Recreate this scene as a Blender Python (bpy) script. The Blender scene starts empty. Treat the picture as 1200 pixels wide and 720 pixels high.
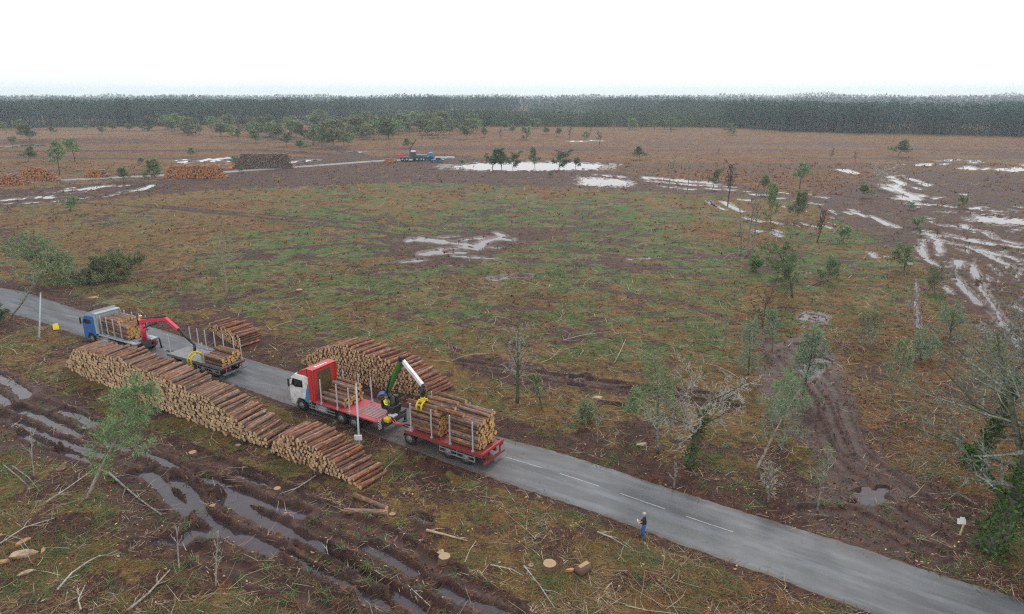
import bpy, math, random
import numpy as np
from mathutils import Vector, Matrix, noise as mnoise
R = math.radians
random.seed(7); rng = np.random.default_rng(11)
SC = bpy.context.scene
COL = SC.collection

# ------------------------------------------------------------------ camera
H_CAM = 24.5; FOC = 800.0; HORY = 111.0
HAZE = .00021
PITCH = math.atan((360 - HORY) / FOC)
cam_d = bpy.data.cameras.new('camera'); cam = bpy.data.objects.new('camera', cam_d); COL.objects.link(cam)
cam_d.sensor_width = 36; cam_d.lens = 36 * FOC / 1200.0
cam_d.clip_start = 0.5; cam_d.clip_end = 20000
cam.location = (0, 0, H_CAM); cam.rotation_euler = (R(90) - PITCH, 0, 0)
SC.camera = cam

# ------------------------------------------------------------------ sky, sun, exposure
SUN_EL, SUN_AZ = 38, 20          # overcast: broad soft sun
W = bpy.data.worlds.new('World'); SC.world = W; W.use_nodes = True
nt = W.node_tree; nt.nodes.clear()
wo = nt.nodes.new('ShaderNodeOutputWorld'); wb = nt.nodes.new('ShaderNodeBackground')
sky = nt.nodes.new('ShaderNodeTexSky'); sky.sky_type = 'NISHITA'; sky.sun_disc = False
sky.sun_elevation = R(SUN_EL); sky.sun_rotation = R(SUN_AZ); sky.air_density = 1.0; sky.dust_density = 3.0
# cloud deck: thin bright overcast mixed over the blue sky
tc = nt.nodes.new('ShaderNodeTexCoord'); sep = nt.nodes.new('ShaderNodeSeparateXYZ')
nt.links.new(tc.outputs['Generated'], sep.inputs[0])
rmp = nt.nodes.new('ShaderNodeValToRGB')
rmp.color_ramp.elements[0].position = 0.0; rmp.color_ramp.elements[0].color = (9.2, 10.4, 10.7, 1)
rmp.color_ramp.elements[1].position = 0.05; rmp.color_ramp.elements[1].color = (13.2, 13.3, 13.4, 1)
nt.links.new(sep.outputs['Z'], rmp.inputs[0])
ns = nt.nodes.new('ShaderNodeTexNoise'); ns.inputs['Scale'].default_value = 2.5; ns.inputs['Detail'].default_value = 5
nt.links.new(tc.outputs['Generated'], ns.inputs['Vector'])
mr = nt.nodes.new('ShaderNodeMapRange'); mr.inputs[1].default_value = .3; mr.inputs[2].default_value = .7
mr.inputs[3].default_value = .86; mr.inputs[4].default_value = .98
nt.links.new(ns.outputs['Fac'], mr.inputs[0])
mx = nt.nodes.new('ShaderNodeMixRGB')
nt.links.new(mr.outputs[0], mx.inputs[0]); nt.links.new(sky.outputs[0], mx.inputs[1]); nt.links.new(rmp.outputs[0], mx.inputs[2])
nt.links.new(mx.outputs[0], wb.inputs['Color']); wb.inputs['Strength'].default_value = 0.1
nt.links.new(wb.outputs[0], wo.inputs['Surface'])
sl = bpy.data.lights.new('sun', 'SUN'); sl.energy = 1.4; sl.angle = R(12); sl.color = (1, .96, .9)
so = bpy.data.objects.new('sun', sl); COL.objects.link(so)
# sun_rotation 0 = +Y, grows clockwise seen from above
az = R(SUN_AZ); el = R(SUN_EL)
sd = Vector((math.sin(az) * math.cos(el), math.cos(az) * math.cos(el), math.sin(el)))
so.rotation_euler = sd.to_track_quat('Z', 'Y').to_euler()
so.location = (0, 0, 80)
VS = SC.view_settings; VS.view_transform = 'Standard'; VS.look = 'None'; VS.gamma = 1; VS.exposure = 0.06
SC.display_settings.display_device = 'sRGB'
CY = SC.cycles
CY.max_bounces = 4; CY.diffuse_bounces = 2; CY.glossy_bounces = 2; CY.transmission_bounces = 2
CY.volume_bounces = 2; CY.transparent_max_bounces = 4; CY.use_denoising = False
try: CY.denoiser = 'OPENIMAGEDENOISE'
except Exception: pass
try: CY.denoising_input_passes = 'RGB_ALBEDO_NORMAL'; CY.denoising_prefilter = 'ACCURATE'
except Exception: pass
CY.use_adaptive_sampling = False; CY.sample_clamp_indirect = 3; CY.sample_clamp_direct = 6
CY.pixel_filter_type = 'BLACKMAN_HARRIS'; CY.filter_width = 1.2

# ------------------------------------------------------------------ survey helpers (photo pixel of a ground point -> metres)
cP, sP = math.cos(PITCH), math.sin(PITCH)
def G(x, y, z=0.0):
    u = (x - 600) / FOC; v = (360 - y) / FOC
    t = (z - H_CAM) / (-sP + v * cP)
    return Vector((u * t, (cP + v * sP) * t, z))
def PJ(X, Y, Z):
    d = Y * cP - (Z - H_CAM) * sP
    return 600 + FOC * X / d, 360 - FOC * (Y * sP + (Z - H_CAM) * cP) / d
def HT(x, yb, yt):            # height of a thing standing at (x,yb) whose top shows at yt
    g = G(x, yb); v = (360 - yt) / FOC
    return H_CAM + (v * g.y * cP - g.y * sP) / (cP + v * sP)

# ------------------------------------------------------------------ numpy noise
def _h(ix, iy, s):
    n = (ix.astype(np.int64) * 374761393 + iy.astype(np.int64) * 668265263 + s * 1442695041) & 0xffffffff
    n = ((n ^ (n >> 13)) * 1274126177) & 0xffffffff
    return ((n ^ (n >> 16)) & 0xffff) / 65535.0
def vn(x, y, s=0):
    ix = np.floor(x); iy = np.floor(y); fx = x - ix; fy = y - iy
    fx = fx * fx * (3 - 2 * fx); fy = fy * fy * (3 - 2 * fy)
    a = _h(ix, iy, s); b = _h(ix + 1, iy, s); c = _h(ix, iy + 1, s); d = _h(ix + 1, iy + 1, s)
    return (a + (b - a) * fx) * (1 - fy) + (c + (d - c) * fx) * fy
def fbm(x, y, s=0, o=4):
    t = 0; a = .5; n = 0
    for k in range(o):
        t = t + a * vn(x, y, s + k * 17); n += a; x = x * 2.03 + 5.1; y = y * 2.03 + 1.7; a *= .5
    return t / n

# ------------------------------------------------------------------ object helpers
def tag(o, label=None, cat=None, group=None, kind=None):
    if label: o['label'] = label
    if cat: o['category'] = cat
    if group: o['group'] = group
    if kind: o['kind'] = kind
    return o
def link(name, me, parent=None, mats=None):
    o = bpy.data.objects.new(name, me); COL.objects.link(o)
    if mats:
        for m in mats: me.materials.append(m)
    if parent: o.parent = parent
    return o
def empty(name, loc=(0, 0, 0), rz=0, label=None, cat=None, group=None):
    o = bpy.data.objects.new(name, None); COL.objects.link(o); o.empty_display_size = .3
    o.location = loc; o.rotation_euler = (0, 0, rz)
    return tag(o, label, cat, group)
def np_mesh(name, V, F, mat_idx=None, smooth=False):   # F: (n,k) array, k = 3 or 4
    me = bpy.data.meshes.new(name); V = np.asarray(V, np.float32); F = np.asarray(F, np.int32)
    n, k = F.shape
    me.vertices.add(len(V)); me.vertices.foreach_set('co', V.ravel())
    me.loops.add(n * k); me.loops.foreach_set('vertex_index', F.ravel())
    me.polygons.add(n); me.polygons.foreach_set('loop_start', np.arange(n, dtype=np.int32) * k)
    me.polygons.foreach_set('loop_total', np.full(n, k, np.int32))
    if mat_idx is not None: me.polygons.foreach_set('material_index', np.asarray(mat_idx, np.int32))
    me.polygons.foreach_set('use_smooth', np.full(n, smooth, bool))
    me.update(calc_edges=True)
    return me
def vattr(me, name, arr):      # arr (n,4)
    a = me.color_attributes.new(name, 'FLOAT_COLOR', 'POINT')
    a.data.foreach_set('color', np.asarray(arr, np.float32).ravel())

class MB:                       # mesh builder: boxes, bars, tubes, polygons
    def __init__(s): s.v = []; s.f = []; s.m = []; s.s = []
    def add(s, vs, fs, m=0, smooth=False):
        b = len(s.v); s.v += [tuple(v) for v in vs]
        for f in fs: s.f.append([b + i for i in f]); s.m.append(m); s.s.append(smooth)
        return s
    def box(s, x0, x1, y0, y1, z0, z1, m=0, bev=0, M=None):
        if bev <= 0:
            vs = [Vector((x, y, z)) for z in (z0, z1) for y in (y0, y1) for x in (x0, x1)]
            fs = [(0, 2, 3, 1), (4, 5, 7, 6), (0, 1, 5, 4), (2, 6, 7, 3), (0, 4, 6, 2), (1, 3, 7, 5)]
        else:
            b = min(bev, (x1 - x0) * .45, (y1 - y0) * .45, (z1 - z0) * .45); vs = []
            ring = lambda ix, iy: [(x0 + ix, y0 + iy + b), (x0 + ix + b, y0 + iy), (x1 - ix - b, y0 + iy), (x1 - ix, y0 + iy + b),
                                   (x1 - ix, y1 - iy - b), (x1 - ix - b, y1 - iy), (x0 + ix + b, y1 - iy), (x0 + ix, y1 - iy - b)]
            for z, i in ((z0, b * .7), (z0 + b, 0), (z1 - b, 0), (z1, b * .7)):
                vs += [Vector((x, y, z)) for x, y in ring(i, i)]
            fs = [tuple(range(7, -1, -1)), tuple(range(24, 32))]
            for k in range(3):
                for j in range(8): fs.append((k * 8 + j, k * 8 + (j + 1) % 8, k * 8 + 8 + (j + 1) % 8, k * 8 + 8 + j))
        if M is not None: vs = [M @ v for v in vs]
        return s.add(vs, fs, m)
    def prism(s, prof, y0, y1, m=0, axis='y'):   # profile in (x,z), extruded along y
        n = len(prof)
        if axis == 'y': vs = [(x, y0, z) for x, z in prof] + [(x, y1, z) for x, z in prof]
        elif axis == 'x': vs = [(y0, x, z) for x, z in prof] + [(y1, x, z) for x, z in prof]
        else: vs = [(x, z, y0) for x, z in prof] + [(x, z, y1) for x, z in prof]
        fs = [tuple(range(n)), tuple(range(2 * n - 1, n - 1, -1))] + [(i, i + n, (i + 1) % n + n, (i + 1) % n) for i in range(n)]
        return s.add(vs, fs, m)
    def tube(s, pts, rad, n=8, m=0, cap=True, smooth=True, sq=False):
        pts = [Vector(p) for p in pts]; k = len(pts)
        if not hasattr(rad, '__len__'): rad = [rad] * k
        vs = []; up = None
        for i, p in enumerate(pts):
            d = (pts[min(i + 1, k - 1)] - pts[max(i - 1, 0)]).normalized()
            if up is None:
                up = Vector((0, 0, 1)) if abs(d.z) < .9 else Vector((0, 1, 0))
            a = d.cross(up).normalized(); up = a.cross(d).normalized()
            for j in range(n):
                t = 2 * math.pi * (j + (.5 if sq else 0)) / n
                vs.append(p + (a * math.cos(t) + up * math.sin(t)) * rad[i])
        fs = [(i * n + j, i * n + (j + 1) % n, (i + 1) * n + (j + 1) % n, (i + 1) * n + j) for i in range(k - 1) for j in range(n)]
        if cap: fs += [tuple(range(n - 1, -1, -1)), tuple(range((k - 1) * n, k * n))]
        return s.add(vs, fs, m, smooth)
    def bar(s, a, b, w, h=None, m=0):          # rectangular bar between two points
        a = Vector(a); b = Vector(b); h = h or w; d = (b - a).normalized()
        up = Vector((0, 0, 1)) if abs(d.z) < .95 else Vector((1, 0, 0))
        x = d.cross(up).normalized() * w / 2; y = x.cross(d).normalized() * h / 2
        vs = [p + sx * x + sy * y for p in (a, b) for sx, sy in ((-1, -1), (1, -1), (1, 1), (-1, 1))]
        return s.add(vs, [(3, 2, 1, 0), (4, 5, 6, 7), (0, 1, 5, 4), (1, 2, 6, 5), (2, 3, 7, 6), (3, 0, 4, 7)], m)
    def disc(s, c, nrm, r, n=16, m=0, thick=.02):
        nrm = Vector(nrm).normalized(); c = Vector(c)
        return s.tube([c - nrm * thick / 2, c + nrm * thick / 2], r, n, m, True, False)
    def build(s, name, mats, parent=None, loc=None):
        me = bpy.data.meshes.new(name); me.from_pydata(s.v, [], s.f)
        me.polygons.foreach_set('material_index', s.m); me.polygons.foreach_set('use_smooth', s.s); me.update()
        if not isinstance(mats, (list, tuple)): mats = [mats]
        o = link(name, me, parent, mats)
        if loc is not None: o.location = loc
        return o
def copy_tree(o, parent=None):
    c = o.copy(); COL.objects.link(c)
    if parent: c.parent = parent
    for ch in list(o.children): copy_tree(ch, c)
    return c

# ------------------------------------------------------------------ material helpers
class NT:
    def __init__(s, name):
        s.mat = bpy.data.materials.new(name); s.mat.use_nodes = True; s.t = s.mat.node_tree; s.t.nodes.clear()
        s.out = s.t.nodes.new('ShaderNodeOutputMaterial'); s.b = s.t.nodes.new('ShaderNodeBsdfPrincipled')
        s.t.links.new(s.b.outputs[0], s.out.inputs[0])
    def n(s, t, **kw):
        x = s.t.nodes.new(t)
        for k, v in kw.items():
            if k in x.inputs: s.set(x.inputs[k], v)
            else: setattr(x, k, v)
        return x
    def set(s, inp, v):
        if isinstance(v, bpy.types.NodeSocket): s.t.links.new(v, inp)
        else: inp.default_value = v
    def noise(s, vec, scale, detail=4, rough=.55, out='Fac'):
        x = s.n('ShaderNodeTexNoise'); s.set(x.inputs['Vector'], vec); x.inputs['Scale'].default_value = scale
        x.inputs['Detail'].default_value = detail; x.inputs['Roughness'].default_value = rough
        return x.outputs[out]
    def ramp(s, fac, *st):
        x = s.n('ShaderNodeValToRGB'); cr = x.color_ramp
        while len(cr.elements) < len(st): cr.elements.new(.5)
        for e, (p, c) in zip(cr.elements, st):
            e.position = p; e.color = (c, c, c, 1) if not hasattr(c, '__len__') else (*c[:3], 1)
        s.set(x.inputs[0], fac); return x.outputs[0]
    def mix(s, f, a, b, mode='MIX'):
        x = s.n('ShaderNodeMixRGB'); x.blend_type = mode; s.set(x.inputs[0], f)
        for i, c in ((1, a), (2, b)): s.set(x.inputs[i], c if isinstance(c, bpy.types.NodeSocket) else (*c[:3], 1))
        return x.outputs[0]
    def math(s, op, a, b=0.0):
        x = s.n('ShaderNodeMath'); x.operation = op; s.set(x.inputs[0], a); s.set(x.inputs[1], b); return x.outputs[0]
    def mapr(s, v, a, b, c=0.0, d=1.0):
        x = s.n('ShaderNodeMapRange'); s.set(x.inputs[0], v)
        for i, q in enumerate((a, b, c, d)): x.inputs[i + 1].default_value = q
        return x.outputs[0]
    def scale(s, vec, sc, rz=0):
        x = s.n('ShaderNodeMapping'); s.set(x.inputs[0], vec); x.inputs['Scale'].default_value = sc
        x.inputs['Rotation'].default_value = (0, 0, rz); return x.outputs[0]
    def bump(s, h, st=.5, dist=.05):
        x = s.n('ShaderNodeBump'); x.inputs['Strength'].default_value = st; x.inputs['Distance'].default_value = dist
        s.set(x.inputs['Height'], h); s.t.links.new(x.outputs[0], s.b.inputs['Normal'])
    def sat(s, c, v, val=1.0):
        x = s.n('ShaderNodeHueSaturation'); s.set(x.inputs['Color'], c); x.inputs['Saturation'].default_value = v; x.inputs['Value'].default_value = val; return x.outputs[0]
    def fin(s, col=None, rough=None, spec=None, metal=None):
        if col is not None: s.set(s.b.inputs['Base Color'], col if isinstance(col, bpy.types.NodeSocket) else (*col[:3], 1))
        if rough is not None: s.set(s.b.inputs['Roughness'], rough)
        if spec is not None: s.set(s.b.inputs['Specular IOR Level'], spec)
        if metal is not None: s.set(s.b.inputs['Metallic'], metal)
        return s.mat
MATS = {}
def simple(name, col, rough=.5, metal=0, dirt=.25, spec=.5, dcol=(.06, .045, .035), sc=2.5):
    if name in MATS: return MATS[name]
    m = NT(name); tc = m.n('ShaderNodeTexCoord').outputs['Object']
    f = m.ramp(m.noise(tc, sc, 6, .65), (.45, 0), (.75, 1)); f = m.math('MULTIPLY', f, dirt)
    c = m.mix(f, col, dcol)
    MATS[name] = m.fin(c, rough, spec, metal); return MATS[name]

# ------------------------------------------------------------------ haze (air over the whole clearing)
def make_haze(density):
    b = MB(); b.box(-2350, 2350, -40, 2900, -4, 50)
    m = bpy.data.materials.new('haze'); m.use_nodes = True; t = m.node_tree; t.nodes.clear()
    o = t.nodes.new('ShaderNodeOutputMaterial'); v = t.nodes.new('ShaderNodeVolumePrincipled')
    v.inputs['Color'].default_value = (.78, .90, 1, 1); v.inputs['Density'].default_value = density
    v.inputs['Anisotropy'].default_value = .2
    t.links.new(v.outputs[0], o.inputs['Volume'])
    h = b.build('haze', m); tag(h, 'pale bluish air haze filling the wide clearing', 'haze', kind='stuff')
# ================================================================== GROUND
# road edges surveyed from the photograph (near and far edge), in metres
near_px = [(-60, 352), (-25, 358), (10, 367), (55, 380), (100, 396), (150, 412), (262, 447), (340, 475), (450, 514), (553, 553), (633, 580), (700, 602), (800, 640), (900, 675), (1000, 712), (1100, 750), (1220, 800), (1350, 860)]
far_px = [(-60, 331), (-20, 334), (15, 338), (50, 350), (100, 366), (187, 386), (245, 407), (308, 427), (340, 436), (584, 513), (652, 530), (713, 549), (743, 560), (900, 610), (1000, 640), (1125, 683), (1200, 703), (1380, 760)]
def resample(pts, n):
    P = np.array([(p.x, p.y) for p in pts]); d = np.r_[0, np.cumsum(np.hypot(*np.diff(P, axis=0).T))]
    t = np.linspace(0, d[-1], n); Q = np.c_[np.interp(t, d, P[:, 0]), np.interp(t, d, P[:, 1])]
    for _ in range(10): Q[1:-1] = (Q[:-2] + 2 * Q[1:-1] + Q[2:]) / 4
    return Q
road_n = resample([G(*p) for p in near_px], 320)
_fr = resample([G(*p) for p in far_px], 640)
# pair the far edge with the near edge across the carriageway
tn = np.gradient(road_n, axis=0); tn /= np.linalg.norm(tn, axis=1)[:, None]; nn = np.c_[-tn[:, 1], tn[:, 0]]
if nn[150, 1] < 0: nn = -nn
wid = []
for p, q in zip(road_n, nn):
    d = _fr - p; s_ = d @ q; a = np.abs(d @ np.array([q[1], -q[0]]))
    k = np.argmin(a); wid.append(s_[k] if a[k] < 1.5 else 4.9)
wid = np.clip(np.array(wid), 4.2, 6.2)
for _ in range(30): wid[1:-1] = (wid[:-2] + wid[1:-1] * 2 + wid[2:]) / 4
road_f = road_n + nn * wid[:, None]
road_c = road_n + nn * wid[:, None] / 2

far_road_px = [(-60, 224), (0, 216), (60, 212), (120, 209), (185, 206), (240, 203.5), (290, 200), (340, 196.5), (400, 192), (440, 189), (480, 187.5), (520, 187)]
far_road = resample([G(*p) for p in far_road_px], 120)

# grid: fine near the camera, coarser with distance
rows = [9.0]
while rows[-1] < 6500:
    y = rows[-1]; rows.append(y + min(max(.14, y * y / (24.5 * 800) * .95), max(5, y * .02)))
rows = np.array(rows); NU = 900
us = np.linspace(-1.02, 1.02, NU)
Yg = np.repeat(rows[:, None], NU, 1); Xg = us[None, :] * (Yg + 12)
X = Xg.ravel(); Y = Yg.ravel(); NV = len(X)
dd = Y * cP + H_CAM * sP
PX = 600 + FOC * X / dd; PY = 360 - FOC * (Y * sP - H_CAM * cP) / dd
# ragged survey coordinates
wob = np.clip(60 / Y, .1, 1.4)
n1 = fbm(X * .9, Y * .9, 3, 3) - .5; n2 = fbm(X * .9, Y * .9, 41, 3) - .5
sy = np.maximum(1, (PY - 108)) / 400.
QX = PX + n1 * 26 * (.4 + sy); QY = PY + n2 * 22 * sy
XW = X + n1 * 1.1; YW = Y + n2 * 1.1

def pip(poly, x, y, box=40):
    P = np.array(poly, float); out = np.zeros(len(x), bool)
    sel = np.where((x > P[:, 0].min()) & (x < P[:, 0].max()) & (y > P[:, 1].min()) & (y < P[:, 1].max()))[0]
    xs = x[sel]; ys = y[sel]; c = np.zeros(len(sel), bool)
    for i in range(len(P)):
        x1, y1 = P[i]; x2, y2 = P[i - 1]
        if y1 == y2: continue
        m = ((y1 > ys) != (y2 > ys)) & (xs < (x2 - x1) * (ys - y1) / (y2 - y1) + x1); c ^= m
    out[sel] = c; return out
def dist(pts, x, y, lim):                   # distance in metres to a polyline (world points); inf beyond lim
    D = np.full(len(x), 1e9)
    for a, b in zip(pts[:-1], pts[1:]):
        ax, ay = a[0], a[1]; bx, by = b[0], b[1]
        s = np.where((x > min(ax, bx) - lim) & (x < max(ax, bx) + lim) & (y > min(ay, by) - lim) & (y < max(ay, by) + lim))[0]
        if not len(s): continue
        dx, dy = bx - ax, by - ay; L = dx * dx + dy * dy + 1e-9
        t = np.clip(((x[s] - ax) * dx + (y[s] - ay) * dy) / L, 0, 1)
        D[s] = np.minimum(D[s], np.hypot(x[s] - ax - t * dx, y[s] - ay - t * dy))
    return D
def sst(v, a, b):
    t = np.clip((v - a) / (b - a), 0, 1); return t * t * (3 - 2 * t)
wp = lambda pts: [tuple(G(*p).xy) for p in pts]

mud = np.zeros(NV); grn = np.zeros(NV); hea = np.zeros(NV); stw = np.zeros(NV); Z = np.zeros(NV)
cover = fbm(X * .45, Y * .8, 9, 5)
big = fbm(X * .05, Y * .05, 77, 3)
# --- base zones (vegetation)
g_zone = sst(PY, 190, 225) * (1 - sst(PY, 560, 700) * .3)
grn = g_zone * sst(cover + (big - .5) * .7 + (fbm(X * 2.2, Y * 2.2, 6, 3) - .5) * .35, .30, .58)
for poly, v in [([(300, 205), (860, 215), (900, 300), (850, 420), (640, 430), (560, 380), (420, 330), (250, 300)], 1.25),
                ([(0, 585), (330, 690), (330, 730), (-30, 730)], 1.0),
                ([(600, 640), (900, 690), (1000, 730), (560, 730)], .7),
                ([(400, 560), (760, 640), (560, 690)], .35),
                ([(940, 380), (1200, 360), (1200, 560), (1010, 540)], .45),
                ([(0, 200), (300, 205), (250, 300), (0, 330)], .6),
                ([(560, 460), (960, 590), (950, 500), (760, 430)], .6)]:
    grn = np.where(pip(poly, QX, QY), grn * v, grn)
grn = np.clip(grn * 1.15, 0, 1) * (1 - .42 * sst(PY, 400, 450))
hea = (1 - sst(PY, 175, 215)) * (.50 + .5 * sst(fbm(X * .012, Y * .03, 5, 4), .35, .6))
for poly in [([(700, 196), (1000, 190), (1000, 228), (940, 236), (880, 222), (760, 206)]), ([(800, 180), (1010, 186), (1030, 232), (860, 220)])]:
    hea = np.where(pip(poly, QX, QY), 1.0, hea)
hea = np.maximum(hea, pip([(980, 380), (1080, 350), (1130, 430), (1140, 560), (1050, 555), (1000, 480)], QX, QY) * .55)
hea = np.maximum(hea, sst(fbm(X * .11, Y * .11, 61, 4), .56, .68) * .6 * sst(PY, 200, 230))
stw = sst(fbm(X * .35, Y * .35, 21, 4), .5, .7) * .8
stw = np.where(pip([(-100, 149), (200, 148), (300, 156), (330, 160), (200, 158), (0, 164), (-100, 166)], QX, QY), 1.0, stw)
# --- mud fields (dark turned soil)
patch = sst(fbm(X * .33, Y * .5, 33, 4) + (fbm(X * 1.6, Y * 1.6, 8, 3) - .5) * .5 + (big - .5) * .5, .54, .70)
mud = patch * .8 * np.where(PY > 200, 1, .3)
for poly, v in [([(-40, 438), (60, 452), (130, 488), (200, 518), (300, 556), (400, 596), (520, 655), (610, 725), (400, 725), (330, 700), (230, 672), (150, 640), (130, 600), (140, 560), (60, 540), (-40, 520)], .95),
                ([(900, 405), (935, 392), (985, 420), (992, 470), (1010, 520), (1060, 565), (1135, 600), (1150, 640), (1100, 672), (960, 622), (945, 590), (968, 555), (945, 500), (905, 490), (892, 440)], 1),
                ([(465, 276), (600, 268), (690, 270), (600, 290), (560, 312), (480, 314), (455, 300)], .85),
                ([(940, 236), (1040, 200), (1210, 205), (1210, 420), (1140, 380), (1070, 300), (1000, 270)], .85),
                ([(330, 186), (520, 180), (700, 200), (860, 214), (960, 240), (860, 232), (700, 222), (480, 214), (280, 222), (-40, 246), (-40, 226), (200, 210)], .8),
                ([(190, 340), (240, 345), (330, 395), (380, 400), (420, 440), (330, 420), (230, 380)], .75),
                ([(520, 415), (620, 425), (720, 445), (860, 470), (860, 482), (700, 462), (560, 450)], .8),
                ([(880, 395), (960, 400), (950, 420), (880, 410)], .8),
                ([(0, 270), (60, 280), (60, 292), (0, 290)], .8)]:
    mud = np.where(pip(poly, QX, QY), np.maximum(mud, v * (.55 + .45 * sst(cover, .3, .5))), mud)
# long brown rows on the far field
rowsn = sst(fbm(X * .008, Y * .09, 13, 4), .48, .62)
mud = np.maximum(mud, rowsn * .6 * (1 - sst(PY, 190, 230)))
for pts, w in [([(0, 232), (200, 245), (330, 258), (460, 275), (600, 285)], 1.0), ([(170, 240), (420, 262), (560, 268), (690, 268)], .9),
               ([(230, 300), (420, 285), (520, 300)], .8), ([(700, 340), (800, 355), (860, 380)], .7), ([(640, 290), (760, 305), (880, 300)], .8),
               ([(1020, 186), (1100, 190), (1200, 203)], 3), ([(800, 165), (1000, 172), (1200, 180)], 5), ([(0, 178), (300, 176), (420, 184)], 5),
               ([(300, 160), (380, 170), (420, 182)], 4), ([(1030, 208), (1120, 212), (1210, 222)], 2)]:
    D = dist(wp(pts), XW, YW, w * 3 + 2); mud = np.maximum(mud, .9 * (1 - sst(D, w * .6, w * 1.6)))
pth = pip([(896, 408), (935, 392), (985, 415), (1000, 470), (1018, 520), (1068, 562), (1135, 598), (1160, 640), (1110, 685), (960, 640), (925, 590), (962, 560), (935, 505), (902, 490), (888, 440)], QX, QY)
mud = np.where(pth, np.maximum(mud, .9 + .3 * (fbm(X * .5, Y * .5, 71, 3) - .5)), mud)
# verges of the road
Dr = dist([tuple(p) for p in road_c[::3]], X, Y, 9.0)
halfw = wid.mean() / 2
Dn = dist([tuple(p) for p in (road_n - nn * .3)[::3]], XW, YW, 3.0); mud = np.maximum(mud, 1.0 * (1 - sst(Dn, .3, 1.1)))  # near edge: its dark shadow line painted in together with the muddy rim
Df = dist([tuple(p) for p in (road_f + nn * .9)[::3]], XW, YW, 6.0); mud = np.maximum(mud, .85 * (1 - sst(Df, .9, 3.4)))
for poly in ([(860, 585), (960, 560), (1040, 555), (1120, 590), (1160, 640), (1110, 690), (1000, 660), (880, 625)], [(1000, 560), (1100, 560), (1180, 600), (1150, 660)]):
    mud = np.where(pip(poly, QX, QY), np.maximum(mud, .7 + .3 * sst(cover, .35, .55)), mud)
# --- relief
Z += (fbm(X * .8, Y * .8, 55, 4) - .5) * .16 * sst(200 - Y, 0, 120) + .06
Z += (fbm(X * 3.1, Y * 3.1, 56, 2) - .5) * .07 * (Y < 90)
Z = np.maximum(Z, .0)
wet = np.zeros(NV)
def water_line(pts, w, depth=.2, warp=1.0, frag=0.0):
    P = np.array(wp(pts)); lim = w * 4 + 3
    S = np.where((X > P[:, 0].min() - lim) & (X < P[:, 0].max() + lim) & (Y > P[:, 1].min() - lim) & (Y < P[:, 1].max() + lim))[0]
    if not len(S): return
    x, y = X[S], Y[S]; D = dist(P.tolist(), x + n1[S] * warp, y + n2[S] * warp, w * 4 + 2)
    if frag:
        fa = np.clip(70 / y, .25, 1); D = D + w * np.clip((fbm(x * 1.2 * fa ** .5, y * 1.2 * fa, 91, 3) - .5) * frag * 1.5, -1, 1.8)
    c = 1 - sst(D, w * .7, w * 1.25); z = Z[S] * (1 - c) - depth * c
    rim = sst(D, w * 1.1, w * 1.6) * (1 - sst(D, w * 1.8, w * 3.0)); z += rim * .16 * (y < 100) * (z > -.05) * (.4 + 1.2 * fbm(x * 1.7, y * 1.7, 19, 2))
    Z[S] = z; mud[S] = np.maximum(mud[S], 1 - sst(D, w * 1.6, w * 2.6)); wet[S] = np.maximum(wet[S], 1 - sst(D, w * 1.2, w * 3))
wet = np.maximum(wet, pth * .5); wet = np.maximum(wet, pip([(-40, 438), (60, 452), (130, 488), (200, 518), (300, 556), (400, 596), (520, 655), (610, 725), (400, 725), (330, 700), (230, 672), (150, 640), (130, 600), (140, 560), (60, 540), (-40, 520)], QX, QY) * .45)
near_ruts = [([(-12, 438), (0, 443), (18, 453), (32, 465)], .6), ([(-10, 460), (0, 466), (12, 477)], .45), ([(20, 481), (44, 490), (67, 499), (96, 510)], .55), ([(73, 481), (93, 488), (112, 499)], .5),
    ([(25, 509), (47, 520), (66, 525)], .32), ([(17, 496), (35, 503), (76, 520), (105, 531), (125, 536)], .45), ([(70, 529), (108, 542)], .36), ([(112, 513), (125, 519)], .3), ([(126, 520), (150, 528), (163, 531), (192, 542), (204, 550)], .42),
    ([(155, 558), (172, 555), (190, 570), (204, 587), (219, 603)], .5), ([(204, 562), (219, 573), (230, 593), (242, 608), (262, 619)], .45), ([(225, 625), (265, 626), (295, 636), (322, 648)], .62), ([(185, 635), (220, 636)], .42),
    ([(262, 585), (300, 605), (330, 620), (345, 629)], .48), ([(237, 562), (252, 567), (290, 585), (325, 596), (355, 605)], .46), ([(276, 557), (307, 570)], .36), ([(280, 550), (310, 559)], .24),
    ([(355, 632), (390, 652), (420, 672)], .24), ([(347, 625), (385, 641), (420, 657)], .2), ([(429, 642), (449, 649), (475, 664), (487, 671)], .42), ([(520, 693), (549, 707), (585, 722), (620, 740)], .55),
    ([(360, 637), (404, 662), (460, 691), (502, 718)], .2), ([(364, 667), (404, 687), (427, 698)], .36), ([(427, 702), (449, 713)], .5), ([(337, 650), (365, 665), (420, 695)], .22), ([(462, 700), (500, 722)], .3),
    ([(670, 444), (688, 442)], .35), ([(668, 452), (682, 454)], .3), ([(705, 474), (735, 478)], .3), ([(484, 606), (500, 612)], .3)]
for p, w in near_ruts: water_line(p, w * .78, .3, .3, .3)
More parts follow.
